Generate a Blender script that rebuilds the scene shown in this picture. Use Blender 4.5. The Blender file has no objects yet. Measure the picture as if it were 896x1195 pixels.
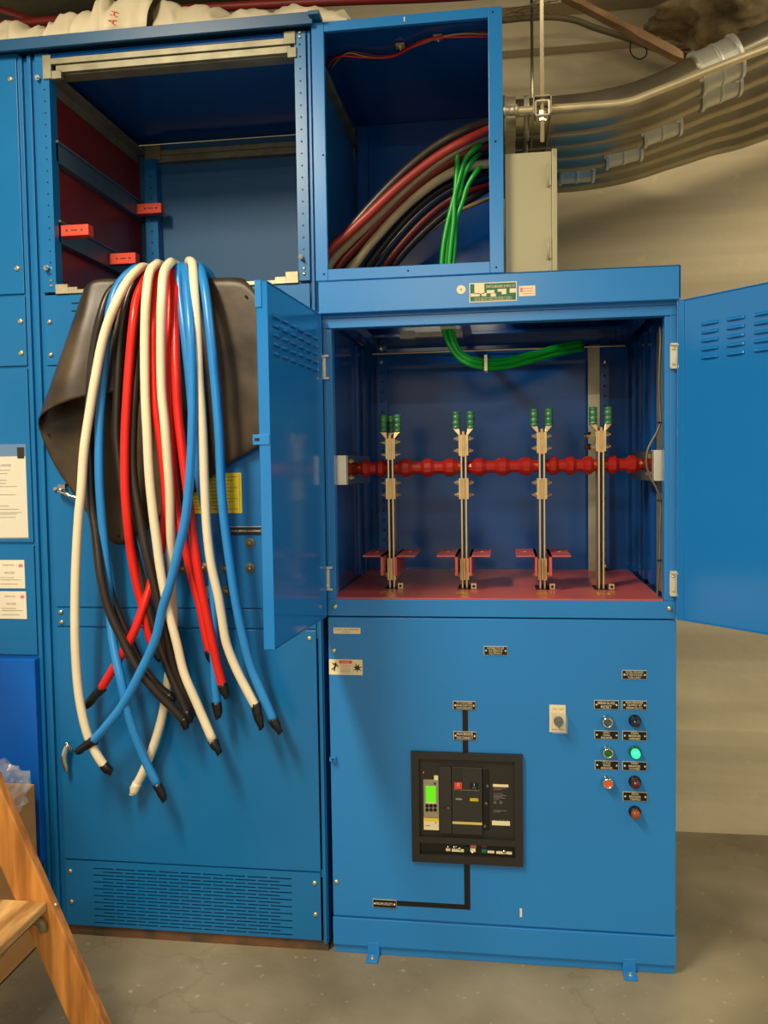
import bpy, bmesh, math, random
from mathutils import Vector, Matrix, noise
random.seed(7)
C = bpy.context.scene.collection
PI = math.pi

# ------------------------------------------------------------------ camera (solved from the photograph's straight edges)
FPX, YAW, PIT, ROL = 1000.0, .1414, .0516, -.0150
CAM = Vector((0, -2.072, 1.225))
cyw, syw = math.cos(YAW), math.sin(YAW)
F = Vector((-syw*math.cos(PIT), cyw*math.cos(PIT), -math.sin(PIT)))
R0 = Vector((cyw, syw, 0)); U0 = R0.cross(F)
RR = R0*math.cos(ROL) + U0*math.sin(ROL)
UU = -R0*math.sin(ROL) + U0*math.cos(ROL)
cd = bpy.data.cameras.new('camera'); cam = bpy.data.objects.new('camera', cd); C.objects.link(cam)
cam.matrix_world = Matrix(((RR.x, UU.x, -F.x, CAM.x), (RR.y, UU.y, -F.y, CAM.y), (RR.z, UU.z, -F.z, CAM.z), (0, 0, 0, 1)))
cd.sensor_fit = 'HORIZONTAL'; cd.sensor_width = 36; cd.lens = 36*FPX/896; cd.clip_start = .02
bpy.context.scene.camera = cam

def ray(u, v): return F + RR*((u-448)/FPX) - UU*((v-597.5)/FPX)
def P(u, v, y=0.0):                      # measured point -> place on the vertical plane at depth y
    r = ray(u, v); return CAM + r*((y-CAM.y)/r.y)
def PZ(u, v, z):
    r = ray(u, v); return CAM + r*((z-CAM.z)/r.z)
def PP(u, v, p0, n):
    r = ray(u, v); return CAM + r*((p0-CAM).dot(n)/r.dot(n))
def rect(u0, v0, u1, v1, y):
    um, vm = (u0+u1)/2, (v0+v1)/2
    return P(u0, vm, y).x, P(u1, vm, y).x, P(um, v1, y).z, P(um, v0, y).z

# ------------------------------------------------------------------ materials
def s2l(c): return tuple(((x/12.92) if x <= .04045 else ((x+.055)/1.055)**2.4) for x in c)
def mat(name, rgb, rough=.5, metal=0.0, var=.0, scale=8.0, bump=0.0, bscale=60.0, coat=0.0, emit=0.0, rgb2=None, det=4, trans=0.0, alpha=1.0, stretch=None, spec=.5, rvar=0.0):
    m = bpy.data.materials.new(name); m.use_nodes = True
    nt = m.node_tree; b = nt.nodes['Principled BSDF']
    col = s2l([x/255 for x in rgb])
    b.inputs['Roughness'].default_value = rough; b.inputs['Metallic'].default_value = metal
    b.inputs['Coat Weight'].default_value = coat; b.inputs['Coat Roughness'].default_value = .12
    b.inputs['Specular IOR Level'].default_value = spec
    b.inputs['Base Color'].default_value = (*col, 1)
    if trans: b.inputs['Transmission Weight'].default_value = trans
    if alpha < 1: b.inputs['Alpha'].default_value = alpha
    tc = nt.nodes.new('ShaderNodeTexCoord'); mp = nt.nodes.new('ShaderNodeMapping')
    nt.links.new(tc.outputs['Object'], mp.inputs['Vector'])
    if stretch: mp.inputs['Scale'].default_value = stretch
    if var or rgb2:
        n = nt.nodes.new('ShaderNodeTexNoise'); n.inputs['Scale'].default_value = scale; n.inputs['Detail'].default_value = det
        nt.links.new(mp.outputs['Vector'], n.inputs['Vector'])
        cr = nt.nodes.new('ShaderNodeValToRGB')
        c2 = s2l([x/255 for x in rgb2]) if rgb2 else tuple(x*(1-var) for x in col)
        c1 = col if rgb2 else tuple(min(1, x*(1+var)) for x in col)
        cr.color_ramp.elements[0].position = .35; cr.color_ramp.elements[1].position = .68
        cr.color_ramp.elements[0].color = (*c2, 1); cr.color_ramp.elements[1].color = (*c1, 1)
        nt.links.new(n.outputs['Fac'], cr.inputs['Fac']); nt.links.new(cr.outputs['Color'], b.inputs['Base Color'])
        if rvar:
            mr = nt.nodes.new('ShaderNodeMapRange'); mr.inputs['To Min'].default_value = rough-rvar; mr.inputs['To Max'].default_value = rough+rvar
            nt.links.new(n.outputs['Fac'], mr.inputs['Value']); nt.links.new(mr.outputs['Result'], b.inputs['Roughness'])
    if bump:
        n2 = nt.nodes.new('ShaderNodeTexNoise'); n2.inputs['Scale'].default_value = bscale; n2.inputs['Detail'].default_value = 5
        nt.links.new(mp.outputs['Vector'], n2.inputs['Vector'])
        bp = nt.nodes.new('ShaderNodeBump'); bp.inputs['Strength'].default_value = bump; bp.inputs['Distance'].default_value = .004
        nt.links.new(n2.outputs['Fac'], bp.inputs['Height']); nt.links.new(bp.outputs['Normal'], b.inputs['Normal'])
    if emit:
        b.inputs['Emission Color'].default_value = (*col, 1); b.inputs['Emission Strength'].default_value = emit
    return m

M = {}
M['blue'] = mat('blue_paint', (36, 128, 204), .27, var=.05, scale=2.2, bump=.05, bscale=9, rvar=.04)
M['blue_old'] = mat('older_blue_paint', (14, 108, 172), .30, var=.07, scale=2.5, bump=.06, bscale=7, rvar=.05)
M['blue_vivid'] = mat('vivid_blue_paint', (4, 98, 206), .3, var=.08, scale=5)
M['roof'] = mat('shaded_roof_paint', (20, 82, 128), .4, var=.1, scale=5)  # underside shade put into the colour, darker than the cabinet blue
M['gloss'] = mat('glossy_door_paint', (30, 122, 200), .13, var=.04, scale=2, bump=.02, bscale=5)
M['side_grey'] = mat('grey_blue_rail', (72, 96, 112), .45)
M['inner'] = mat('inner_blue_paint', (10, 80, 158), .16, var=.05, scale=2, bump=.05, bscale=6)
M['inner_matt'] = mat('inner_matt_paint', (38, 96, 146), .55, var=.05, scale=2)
M['rail'] = mat('dull_galvanised_rail', (140, 136, 114), .5, .4, var=.22, scale=16)
M['galv'] = mat('galvanised_steel', (178, 170, 144), .42, .6, var=.18, scale=22, bump=.05, bscale=70)
M['galv_bright'] = mat('zinc_plate', (225, 220, 202), .42, .55, var=.08, scale=18)
M['emt'] = mat('conduit_steel', (158, 150, 126), .27, .85, var=.2, scale=7)
M['emt_bright'] = mat('bright_conduit', (226, 210, 170), .32, .6, var=.1, scale=12)
M['chrome'] = mat('chrome', (220, 218, 205), .16, 1.0)
M['bolt'] = mat('plated_bolt', (225, 212, 170), .28, .9)
M['hole'] = mat('dark_hole', (8, 14, 24), .8)
M['black'] = mat('black_plastic', (9, 9, 10), .42)
M['charcoal'] = mat('charcoal_plastic', (36, 35, 31), .5, var=.06, scale=20)
M['charcoal2'] = mat('dark_grey_plastic', (44, 43, 39), .45)
M['tape'] = mat('black_tape', (14, 13, 14), .38, bump=.5, bscale=90)
M['wcable'] = mat('white_cable', (236, 222, 190), .34, var=.04, scale=12)
M['rcable'] = mat('red_cable', (226, 36, 26), .3, var=.05, scale=12)
M['bcable'] = mat('blue_cable', (40, 136, 214), .32, var=.06, scale=12)
M['kcable'] = mat('black_cable', (44, 36, 30), .34, var=.1, scale=14)
M['maroon'] = mat('maroon_cable', (110, 24, 18), .35)
M['navy'] = mat('navy_cable', (22, 38, 62), .35)
M['tan'] = mat('tan_cable', (170, 142, 96), .4)
M['green'] = mat('green_wire', (22, 168, 52), .32)
M['rubber'] = mat('rubber', (84, 68, 46), .44, scale=7, bump=.5, bscale=11, rgb2=(40, 32, 22), rvar=.1, det=10)
M['gpo'] = mat('red_barrier', (196, 88, 80), .34, var=.06, scale=10)
M['gpo_dark'] = mat('red_board', (132, 38, 34), .38, var=.1, scale=4)
M['insul'] = mat('red_insulator', (160, 34, 26), .24)
M['zinc'] = mat('bright_zinc', (206, 206, 192), .38, .7)
M['mirror'] = mat('shiny_side_plate', (150, 146, 134), .16, .95)
M['rshaded'] = mat('shaded_red_cable', (150, 44, 36), .4, var=.12, scale=20)  # darker copy of the red cable, pull box dimness painted in
M['wshaded'] = mat('shaded_white_cable', (176, 160, 126), .42, var=.1, scale=20)  # white cable likewise darkened to carry the shade inside the pull box
M['orange'] = mat('orange_red_block', (236, 74, 48), .4)
M['bar'] = mat('tinned_bar', (214, 192, 146), .34, .75, var=.08, scale=30)
M['copper'] = mat('copper_block', (214, 168, 112), .3, .8, var=.1, scale=40)
M['lugg'] = mat('green_band', (40, 118, 76), .4, var=.25, scale=40)
M['lugs'] = mat('lug_body', (98, 138, 104), .38, .4)
M['beige'] = mat('beige_enclosure', (172, 166, 134), .45, var=.03, scale=4)
M['white'] = mat('white_paper', (232, 224, 204), .6, var=.02, scale=10)
M['cream'] = mat('cream_label', (236, 222, 182), .5)
M['ink'] = mat('grey_ink', (120, 112, 104), .7)
M['inkdark'] = mat('dark_ink', (50, 44, 40), .7)
M['lettering'] = mat('engraved_white', (238, 226, 190), .5)
M['yellow'] = mat('yellow_label', (232, 208, 20), .45, var=.03, scale=10)
M['red'] = mat('red_print', (220, 60, 44), .5)
M['pink'] = mat('pink_print', (226, 110, 130), .6)
M['greenplate'] = mat('green_print', (24, 106, 74), .4)
M['screen'] = mat('lit_screen', (90, 205, 20), .3, emit=.55)
M['cloth'] = mat('white_sheeting', (226, 214, 184), .6, var=.06, scale=6, bump=.3, bscale=14)
M['redpipe'] = mat('red_pipe_paint', (138, 40, 34), .45, var=.12, scale=9)
M['wood'] = mat('ladder_wood', (208, 140, 66), .45, rgb2=(146, 92, 38), scale=4.5, bump=.2, bscale=20, stretch=(9, 9, .8), det=9)
M['wood_step'] = mat('worn_step_wood', (206, 164, 102), .6, rgb2=(140, 98, 50), scale=7, bump=.2, bscale=20, stretch=(5, 1, 5), det=7)
M['oldwood'] = mat('splintered_wood', (168, 130, 88), .7, rgb2=(112, 84, 54), scale=9, bump=.5, bscale=40)
M['card'] = mat('cardboard', (214, 156, 90), .7, var=.06, scale=7, stretch=(1, 1, 6))
M['steelgrey'] = mat('worn_grey_steel', (122, 116, 92), .5, .5, var=.2, scale=20)
M['dirty'] = mat('dusty_pipe', (120, 108, 80), .6, .3, var=.15, scale=10)
M['rust'] = mat('rusty_base', (120, 78, 42), .7, rgb2=(66, 60, 50), scale=18)
M['foam'] = mat('sprayed_fireproofing', (150, 132, 92), .95, rgb2=(100, 84, 56), scale=14, bump=1.0, bscale=40)
def lens_mat(name, rgb, emit=0.0):
    return mat(name, rgb, .12, coat=.6, emit=emit)
M['clear'] = mat('clear_plastic', (225, 228, 225), .06, trans=.0, alpha=.10)
M['clearb'] = mat('clear_film', (225, 228, 225), .12, alpha=.26, bump=.6, bscale=30)

def concrete(name, c1, c2, c3, sc, rough, bump, bands=False, cracks=False):
    m = bpy.data.materials.new(name); m.use_nodes = True; nt = m.node_tree; b = nt.nodes['Principled BSDF']
    b.inputs['Roughness'].default_value = rough
    tc = nt.nodes.new('ShaderNodeTexCoord')
    n = nt.nodes.new('ShaderNodeTexNoise'); n.inputs['Scale'].default_value = sc; n.inputs['Detail'].default_value = 9; n.inputs['Roughness'].default_value = .44
    nt.links.new(tc.outputs['Object'], n.inputs['Vector'])
    cr = nt.nodes.new('ShaderNodeValToRGB'); e = cr.color_ramp.elements
    e[0].position = .3; e[0].color = (*s2l([x/255 for x in c2]), 1); e[1].position = .7; e[1].color = (*s2l([x/255 for x in c1]), 1)
    nt.links.new(n.outputs['Fac'], cr.inputs['Fac'])
    last = cr.outputs['Color']
    # small pale specks / dirt
    n3 = nt.nodes.new('ShaderNodeTexNoise'); n3.inputs['Scale'].default_value = sc*14; n3.inputs['Detail'].default_value = 3
    nt.links.new(tc.outputs['Object'], n3.inputs['Vector'])
    c3r = nt.nodes.new('ShaderNodeValToRGB'); c3r.color_ramp.elements[0].position = .66; c3r.color_ramp.elements[1].position = .74
    nt.links.new(n3.outputs['Fac'], c3r.inputs['Fac'])
    mx = nt.nodes.new('ShaderNodeMixRGB'); mx.inputs['Color2'].default_value = (*s2l([x/255 for x in c3]), 1)
    ml = nt.nodes.new('ShaderNodeMath'); ml.operation = 'MULTIPLY'; ml.inputs[1].default_value = .45
    nt.links.new(c3r.outputs['Color'], ml.inputs[0]); nt.links.new(ml.outputs[0], mx.inputs['Fac']); nt.links.new(last, mx.inputs['Color1']); last = mx.outputs['Color']
    if bands:       # long horizontal trowel / damp bands of the plaster
        mp = nt.nodes.new('ShaderNodeMapping'); mp.inputs['Scale'].default_value = (.25, 1, 6)
        nt.links.new(tc.outputs['Object'], mp.inputs['Vector'])
        nb = nt.nodes.new('ShaderNodeTexNoise'); nb.inputs['Scale'].default_value = 1.6; nb.inputs['Detail'].default_value = 3
        nt.links.new(mp.outputs['Vector'], nb.inputs['Vector'])
        rb = nt.nodes.new('ShaderNodeValToRGB'); rb.color_ramp.elements[0].position = .4; rb.color_ramp.elements[1].position = .6
        rb.color_ramp.elements[0].color = (.72, .72, .72, 1); rb.color_ramp.elements[1].color = (1, 1, 1, 1)
        nt.links.new(nb.outputs['Fac'], rb.inputs['Fac'])
        mm = nt.nodes.new('ShaderNodeMixRGB'); mm.blend_type = 'MULTIPLY'; mm.inputs['Fac'].default_value = .8
        nt.links.new(last, mm.inputs['Color1']); nt.links.new(rb.outputs['Color'], mm.inputs['Color2']); last = mm.outputs['Color']
    if cracks:
        vz = nt.nodes.new('ShaderNodeTexVoronoi'); vz.feature = 'DISTANCE_TO_EDGE'; vz.inputs['Scale'].default_value = 1.1
        wn = nt.nodes.new('ShaderNodeTexNoise'); wn.inputs['Scale'].default_value = 5; wn.inputs['Detail'].default_value = 6
        ad = nt.nodes.new('ShaderNodeMixRGB'); ad.blend_type = 'LINEAR_LIGHT'; ad.inputs['Fac'].default_value = .25
        nt.links.new(tc.outputs['Object'], wn.inputs['Vector']); nt.links.new(tc.outputs['Object'], ad.inputs['Color1']); nt.links.new(wn.outputs['Color'], ad.inputs['Color2'])
        nt.links.new(ad.outputs['Color'], vz.inputs['Vector'])
        rc = nt.nodes.new('ShaderNodeValToRGB'); rc.color_ramp.elements[0].position = .0; rc.color_ramp.elements[1].position = .008
        rc.color_ramp.elements[0].color = (.45, .42, .38, 1); rc.color_ramp.elements[1].color = (1, 1, 1, 1)
        nt.links.new(vz.outputs['Distance'], rc.inputs['Fac'])
        mm = nt.nodes.new('ShaderNodeMixRGB'); mm.blend_type = 'MULTIPLY'; mm.inputs['Fac'].default_value = .3
        nt.links.new(last, mm.inputs['Color1']); nt.links.new(rc.outputs['Color'], mm.inputs['Color2']); last = mm.outputs['Color']
    nt.links.new(last, b.inputs['Base Color'])
    n2 = nt.nodes.new('ShaderNodeTexNoise'); n2.inputs['Scale'].default_value = 26; n2.inputs['Detail'].default_value = 8
    nt.links.new(tc.outputs['Object'], n2.inputs['Vector'])
    bp = nt.nodes.new('ShaderNodeBump'); bp.inputs['Strength'].default_value = bump; bp.inputs['Distance'].default_value = .006
    nt.links.new(n2.outputs['Fac'], bp.inputs['Height']); nt.links.new(bp.outputs['Normal'], b.inputs['Normal'])
    return m
M['floor'] = concrete('concrete_floor', (156, 146, 120), (112, 102, 82), (206, 192, 158), 3.2, .55, .25, cracks=True)
M['wall'] = concrete('plastered_wall', (226, 212, 176), (204, 188, 150), (232, 220, 184), 1.3, .8, .3, bands=True)
M['ceil'] = concrete('concrete_ceiling', (120, 110, 86), (76, 68, 52), (150, 138, 108), 5, .9, .7)

# ------------------------------------------------------------------ mesh builder
class MB:
    def __init__(s): s.v = []; s.f = []; s.m = []; s.s = []
    def add(s, vs, fs, mi=0, smooth=False):
        n = len(s.v); s.v += [Vector(a) for a in vs]
        for f in fs: s.f.append([n+i for i in f]); s.m.append(mi); s.s.append(smooth)
        return s
    def box(s, x0, x1, y0, y1, z0, z1, mi=0, M4=None):
        vs = [Vector((x, y, z)) for x in (x0, x1) for y in (y0, y1) for z in (z0, z1)]
        if M4: vs = [M4 @ a for a in vs]
        return s.add(vs, [(0, 1, 3, 2), (4, 6, 7, 5), (0, 4, 5, 1), (2, 3, 7, 6), (0, 2, 6, 4), (1, 5, 7, 3)], mi)
    def prism(s, pts, d, mi=0):          # closed outline (list of Vectors) swept by vector d
        n = len(pts); d = Vector(d); vs = [Vector(p) for p in pts]+[Vector(p)+d for p in pts]
        return s.add(vs, [tuple(range(n))[::-1], tuple(range(n, 2*n))]+[(i, (i+1) % n, n+(i+1) % n, n+i) for i in range(n)], mi)
    def lathe(s, p, ax, prof, n=20, mi=0, smooth=True, ph=0):   # prof: (distance along axis, radius)
        p = Vector(p); ax = Vector(ax).normalized()
        a = ax.orthogonal().normalized() if abs(ax.z) > .9 else ax.cross(Vector((0, 0, 1))).normalized()
        b = ax.cross(a); vs = []; fs = []
        for (t, r) in prof:
            for i in range(n):
                an = 2*PI*i/n+ph; vs.append(p+ax*t+(a*math.cos(an)+b*math.sin(an))*r)
        for j in range(len(prof)-1):
            for i in range(n):
                fs.append((j*n+i, j*n+(i+1) % n, (j+1)*n+(i+1) % n, (j+1)*n+i))
        s.add(vs, fs, mi, smooth)
        k = len(s.v)-len(vs)
        s.f.append([k+i for i in range(n)][::-1]); s.m.append(mi); s.s.append(False)
        s.f.append([k+(len(prof)-1)*n+i for i in range(n)]); s.m.append(mi); s.s.append(False)
        return s
    def cyl(s, p, ax, L, r, n=16, mi=0, bev=0):
        pr = [(0, r), (L, r)] if not bev else [(0, r), (L-bev, r), (L-bev*.3, r-bev*.4), (L, r-bev)]
        return s.lathe(p, ax, pr, n, mi, n > 8)
    def screw(s, p, r=.006, mi=0, ax=(0, -1, 0)):
        s.lathe(p, ax, [(-.002, r), (.0012, r), (.003, r*.8), (.0042, r*.45)], 12, mi)
        return s
    def tube(s, pts, r, n=12, mi=0, sub=6, caps=True, rf=None):
        pts = [Vector(p) for p in pts]
        q = []
        if sub > 1 and len(pts) > 2:
            ext = [pts[0]*2-pts[1]]+pts+[pts[-1]*2-pts[-2]]
            for i in range(1, len(ext)-2):
                p0, p1, p2, p3 = ext[i-1:i+3]
                t01 = max((p1-p0).length**.5, 1e-4); t12 = max((p2-p1).length**.5, 1e-4); t23 = max((p3-p2).length**.5, 1e-4)
                m1 = (p2-p1)+((p1-p0)/t01-(p2-p0)/(t01+t12))*t12
                m2 = (p2-p1)+((p3-p2)/t23-(p3-p1)/(t12+t23))*t12
                for k in range(sub):
                    t = k/sub; t2 = t*t; t3 = t2*t
                    q.append(p1*(2*t3-3*t2+1)+m1*(t3-2*t2+t)+p2*(-2*t3+3*t2)+m2*(t3-t2))
            q.append(pts[-1])
        else: q = pts
        T = [(q[min(i+1, len(q)-1)]-q[max(i-1, 0)]).normalized() for i in range(len(q))]
        a = T[0].orthogonal().normalized(); vs = []; fs = []
        for i, c in enumerate(q):
            a = (a-T[i]*a.dot(T[i])).normalized(); b = T[i].cross(a)
            rr = r if rf is None else r*rf(i/(len(q)-1))
            for k in range(n):
                an = 2*PI*k/n; vs.append(c+(a*math.cos(an)+b*math.sin(an))*rr)
        for i in range(len(q)-1):
            for k in range(n):
                fs.append((i*n+k, i*n+(k+1) % n, (i+1)*n+(k+1) % n, (i+1)*n+k))
        s.add(vs, fs, mi, True); k0 = len(s.v)-len(vs)
        if caps:
            s.f.append([k0+k for k in range(n)][::-1]); s.m.append(mi); s.s.append(False)
            s.f.append([k0+(len(q)-1)*n+k for k in range(n)]); s.m.append(mi); s.s.append(False)
        return s

def screws(parent, pts, r=.0062, m='bolt', name='screw'):
    for p in pts: obj(name, MB().screw(Vector(p), r), m, parent)
def wpos(o):
    p = Vector((0, 0, 0))
    while o: p = p+o.location; o = o.parent
    return p
def obj(name, mb, mats, parent=None, bev=0.0, org=None, label=None):
    me = bpy.data.meshes.new(name)
    off = wpos(parent) if parent else Vector(org or (0, 0, 0))
    if parent and org: off = Vector(org)
    me.from_pydata([v-off for v in mb.v], [], mb.f); me.update()
    if not isinstance(mats, (list, tuple)): mats = [mats]
    for m in mats: me.materials.append(M[m] if isinstance(m, str) else m)
    me.polygons.foreach_set('material_index', mb.m); me.polygons.foreach_set('use_smooth', mb.s)
    bm = bmesh.new(); bm.from_mesh(me); bmesh.ops.recalc_face_normals(bm, faces=bm.faces); bm.to_mesh(me); bm.free()
    o = bpy.data.objects.new(name, me); C.objects.link(o)
    if parent: o.parent = parent; o.location = off-wpos(parent)
    else: o.location = off
    if bev:
        b = o.modifiers.new('bevel', 'BEVEL'); b.width = bev; b.segments = 2; b.limit_method = 'ANGLE'; b.angle_limit = .9
    if label: o['label'] = label
    return o
def thing(name, label, cat, loc=(0, 0, 0), group=None):
    o = bpy.data.objects.new(name, None); C.objects.link(o); o.location = loc; o.empty_display_size = .05
    o['label'] = label; o['category'] = cat
    if group: o['group'] = group
    return o
def tag(o, label, cat, group=None, kind=None):
    if label: o['label'] = label
    if cat: o['category'] = cat
    if group: o['group'] = group
    if kind: o['kind'] = kind
    return o
def struct(name, mb, m): o = obj(name, mb, m); o['kind'] = 'structure'; return o
_fc = {}
def text_mb(mb, s, x, z, y, w, h, mi=0, t=.0004, align='CENTER', Mx=None):
    """lettering facing -Y, centred at x,z, fitted to height h and at most width w"""
    if s not in _fc:
        cu = bpy.data.curves.new('t', 'FONT'); cu.body = s; cu.resolution_u = 2
        o = bpy.data.objects.new('t', cu); me = bpy.data.meshes.new_from_object(o)
        vs = [v.co.copy() for v in me.vertices]; fs = [tuple(p.vertices) for p in me.polygons]
        _fc[s] = (vs, fs); bpy.data.objects.remove(o); bpy.data.meshes.remove(me); bpy.data.curves.remove(cu)
    vs, fs = _fc[s]
    if not vs: return
    x0 = min(v.x for v in vs); x1 = max(v.x for v in vs); y0 = min(v.y for v in vs); y1 = max(v.y for v in vs)
    sy = h/(y1-y0); sx = min(sy, w/(x1-x0)); 
    vv = [Vector((x+(v.x-(x0+x1)/2)*sx, y-t, z+(v.y-(y0+y1)/2)*sy)) for v in vs]
    if Mx: vv = [Mx @ v for v in vv]
    mb.add(vv, fs, mi)

# ================================================================== THE ROOM
struct('floor', MB().box(-4.5, 4.5, -7, .9, -.06, 0), 'floor')
w = MB().box(-4.5, 4.5, .84, .96, 0, 2.82)
w.box(.30, 4.5, .832, .845, 0, .345)               # slightly thicker dado of the plaster
struct('wall_back', w, 'wall')
struct('ceiling', MB().box(-4.5, 4.5, -7, .9, 2.80, 2.9), 'ceil')
struct('trim_1', MB().box(-4.5, 4.5, .79, .84, 2.56, 2.60).box(-4.5, 4.5, .76, .84, 2.68, 2.74), 'wall')

# ================================================================== LEFTMOST CABINET
XC = -1.213
t = thing('switchgear_cabinet', 'leftmost blue steel cabinet with papers taped on its doors, cut by the photo edge', 'cabinet', (-1.6, .3, 0), 'blue switchgear cabinets')
obj('body', MB().box(-1.98, XC-.001, .004, .62, .0, 2.286), 'blue_old', t, .001)
def cpanel(z0, z1, m='blue_old', y=-.002, x1=XC-.003, name='cover_panel'):
    return obj(name, MB().box(-1.97, x1, y, .004, z0+.0025, z1-.0025), m, t, .0012)
cpanel(1.682, 2.278)
cpanel(1.499, 1.68)
cpanel(1.043, 1.497, name='door')
cpanel(.747, 1.04, name='door')
dv = obj('door', MB().box(-1.97, XC+.0, -.022, .004, .2, .742), 'blue_vivid', t, .003, label='brighter blue protruding lower door')
cpanel(.03, .196)
screws(t, [P(u, v, -.002) for (u, v) in ((12, 92), (20, 313), (24, 375), (25, 412))], .0075)
screws(t, [P(48, 1015, -.002)-Vector((.012, 0, 0))], .006)

# roof cap over the two left cabinets
rf = obj('roof_cap', MB().box(-1.98, -.445, -.03, .64, 2.290, 2.306).box(-1.98, -.445, -.03, -.02, 2.278, 2.292).box(-.452, -.425, -.045, .0, 2.2905, 2.30), 'roof', None, .001)
tag(rf, 'thin blue steel roof sheet, darkened as in shade, lying across the two left cabinets', 'roof sheet')

# ================================================================== MIDDLE CABINET
A = thing('switchgear_cabinet', 'tall middle blue cabinet with open red-lined top compartment and rubber blanket over its sill', 'cabinet', (-.83, .3, 0), 'blue switchgear cabinets')
# frame: posts, folded column at the left, sides, back
fr = MB()
fr.box(-1.2125, -1.203, .0, .60, .02, 2.276); fr.box(-1.203, -1.188, .010, .60, .02, 2.276); fr.box(-1.188, -1.178, -.002, .60, .02, 2.276)
fr.box(-1.178, -1.164, .008, .60, .02, 2.276)
fr.box(-.468, -.4535, .006, .60, .02, 2.276); fr.box(-.4635, -.4565, -.002, .02, .02, 2.276)
fr.box(-1.165, -.455, .004, .012, .8, .9); fr.box(-1.165, -.455, .004, .012, .19, .21); fr.box(-1.165, -.455, .004, .012, 1.48, 1.51)
obj('frame', fr, 'blue_old', A, .0012)
for (xa, xb, u0, u1) in ((-1.165, -1.128, 0, 0), (-.496, -.468, 0, 0)):
    st = MB().box(xa, xb, -.003, .03, 1.684, 2.276)
    xm = xa*.35+xb*.65 if xa < -1 else (xa+xb)/2
    for k in range(19): st.cyl((xm, -.0031, 1.73+k*.0286), (0, -1, 0), .0004, .0022, 10, 1)
    obj('post', st, ['blue_old', 'hole'], A, .0008)
    screws(A, [(xm, -.003, z) for z in (1.700, 1.713, 2.262, 2.272 if xa > -1 else 2.25)], .0038)
for (u, v) in ((45, 91), (55, 312), (351, 299)):
    p = P(u, v, -.003); obj('bolt', MB().cyl(p+Vector((0, .004, 0)), (.15, -1, -.25), .024, .0032, 10).cyl(p+Vector((.0012, -.005, -.002)), (.15, -1, -.25), .005, .0065, 6), 'chrome', A)
# back wall, floor of the compartment, ceiling, right partly open to the pull box
obj('back_panel', MB().box(-1.165, -.455, .585, .592, .03, 2.262), 'inner_matt', A)
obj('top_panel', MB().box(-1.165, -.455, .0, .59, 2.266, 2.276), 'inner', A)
obj('compartment_floor', MB().box(-1.163, -.458, .04, .585, 1.25, 1.256), 'blue_old', A)
rb = MB().box(-1.164, -1.150, .03, .585, 1.26, 2.264); obj('side_panel', rb, 'gpo_dark', A, label='dark red insulating board lining the left side')
for (z, h) in ((2.045, .052), (1.843, .056)):
    obj('side_rail', MB().box(-1.150, -1.128, .02, .585, z-h/2, z+h/2).box(-1.128, -1.122, .02, .585, z+h/2-.006, z+h/2), 'side_grey', A, .001)
# galvanised frame rails (front top, front bottom, depth, back)
g = MB(); g.box(-1.140, -.492, -.006, .004, 2.247, 2.262); g.box(-1.11, -.505, -.002, .012, 2.228, 2.245); g.box(-1.11, -.505, .010, .05, 2.226, 2.229)
g.box(-1.142, -1.120, -.008, .006, 2.212, 2.270); g.box(-1.12, -1.095, -.005, .006, 2.212, 2.232); g.box(-.520, -.492, -.008, .006, 2.246, 2.276); g.box(-.512, -.490, -.008, .006, 2.214, 2.238)
obj('top_rail', g, 'rail', A, .001)
g = MB(); g.box(-1.128, -.502, -.006, .03, 1.678, 1.688); g.box(-1.128, -1.095, -.008, .004, 1.678, 1.702); g.box(-1.095, -1.07, -.007, .004, 1.678, 1.694)
g.box(-.528, -.496, -.008, .004, 1.678, 1.706); g.box(-.555, -.52, -.007, .004, 1.678, 1.695)
obj('sill_rail', g, 'galv', A, .001)
g = MB().box(-1.149, -1.115, .01, .56, 2.225, 2.231).box(-1.149, -1.145, .01, .56, 2.20, 2.255); obj('depth_rail', g, 'rail', A)
g = MB().box(-1.11, -.463, .566, .584, 2.222, 2.236).box(-1.11, -.463, .575, .584, 2.200, 2.222).box(-1.11, -.463, .560, .584, 2.198, 2.203).box(-1.12, -1.07, .558, .584, 2.205, 2.25)
obj('back_rail', g, 'rail', A)
g = MB().box(-1.118, -1.078, .545, .58, 1.26, 2.205); 
for k in range(26): g.cyl((-1.098, .5449, 1.3+k*.034), (0, -1, 0), .0004, .003, 8, 1)
obj('post', g, ['blue_old', 'hole'], A)
g = MB().box(-.49, -.462, .56, .585, 1.26, 2.262); obj('post', g, 'blue_old', A)
xq0 = P(381, 84, .06); xq1 = P(405, 160, .55)
xq = -.447
print('rail', xq0, xq1)
g = MB().box(-.470, -.432, .03, .57, 2.205, 2.212); obj('depth_rail', g, 'rail', A)
# red blocks on the rails
for i, (u0, v0, u1, v1, y, lab) in enumerate(((162, 237, 188, 249, .50, 'orange red block at the far end of the upper side rail, highest of the three'),
        (68, 262, 103, 275, .03, 'orange red block nearest the opening, leftmost of the three'), (128, 295, 158, 308, .30, 'lowest orange red block, just above the draped cables'))):
    x0, x1, z0, z1 = rect(u0, v0, u1, v1, y)
    b = thing('insulating_block', lab, 'insulator', ((x0+x1)/2, y, z0), 'orange red insulating blocks')
    obj('block', MB().box(min(x0, -1.128), x1, y, y+.03, z0, z1), 'orange', b, .002)
    q = MB(); zc = (z0+z1)/2
    for xx in (x0+(x1-x0)*.28, x0+(x1-x0)*.78): q.cyl((xx, y-.0004, zc), (0, -1, 0), .0008, .0028, 8)
    q.box(x0+(x1-x0)*.42, x0+(x1-x0)*.62, y-.0012, y+.001, zc-.0012, zc+.0012)
    obj('print', q, 'inkdark', b)
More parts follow.
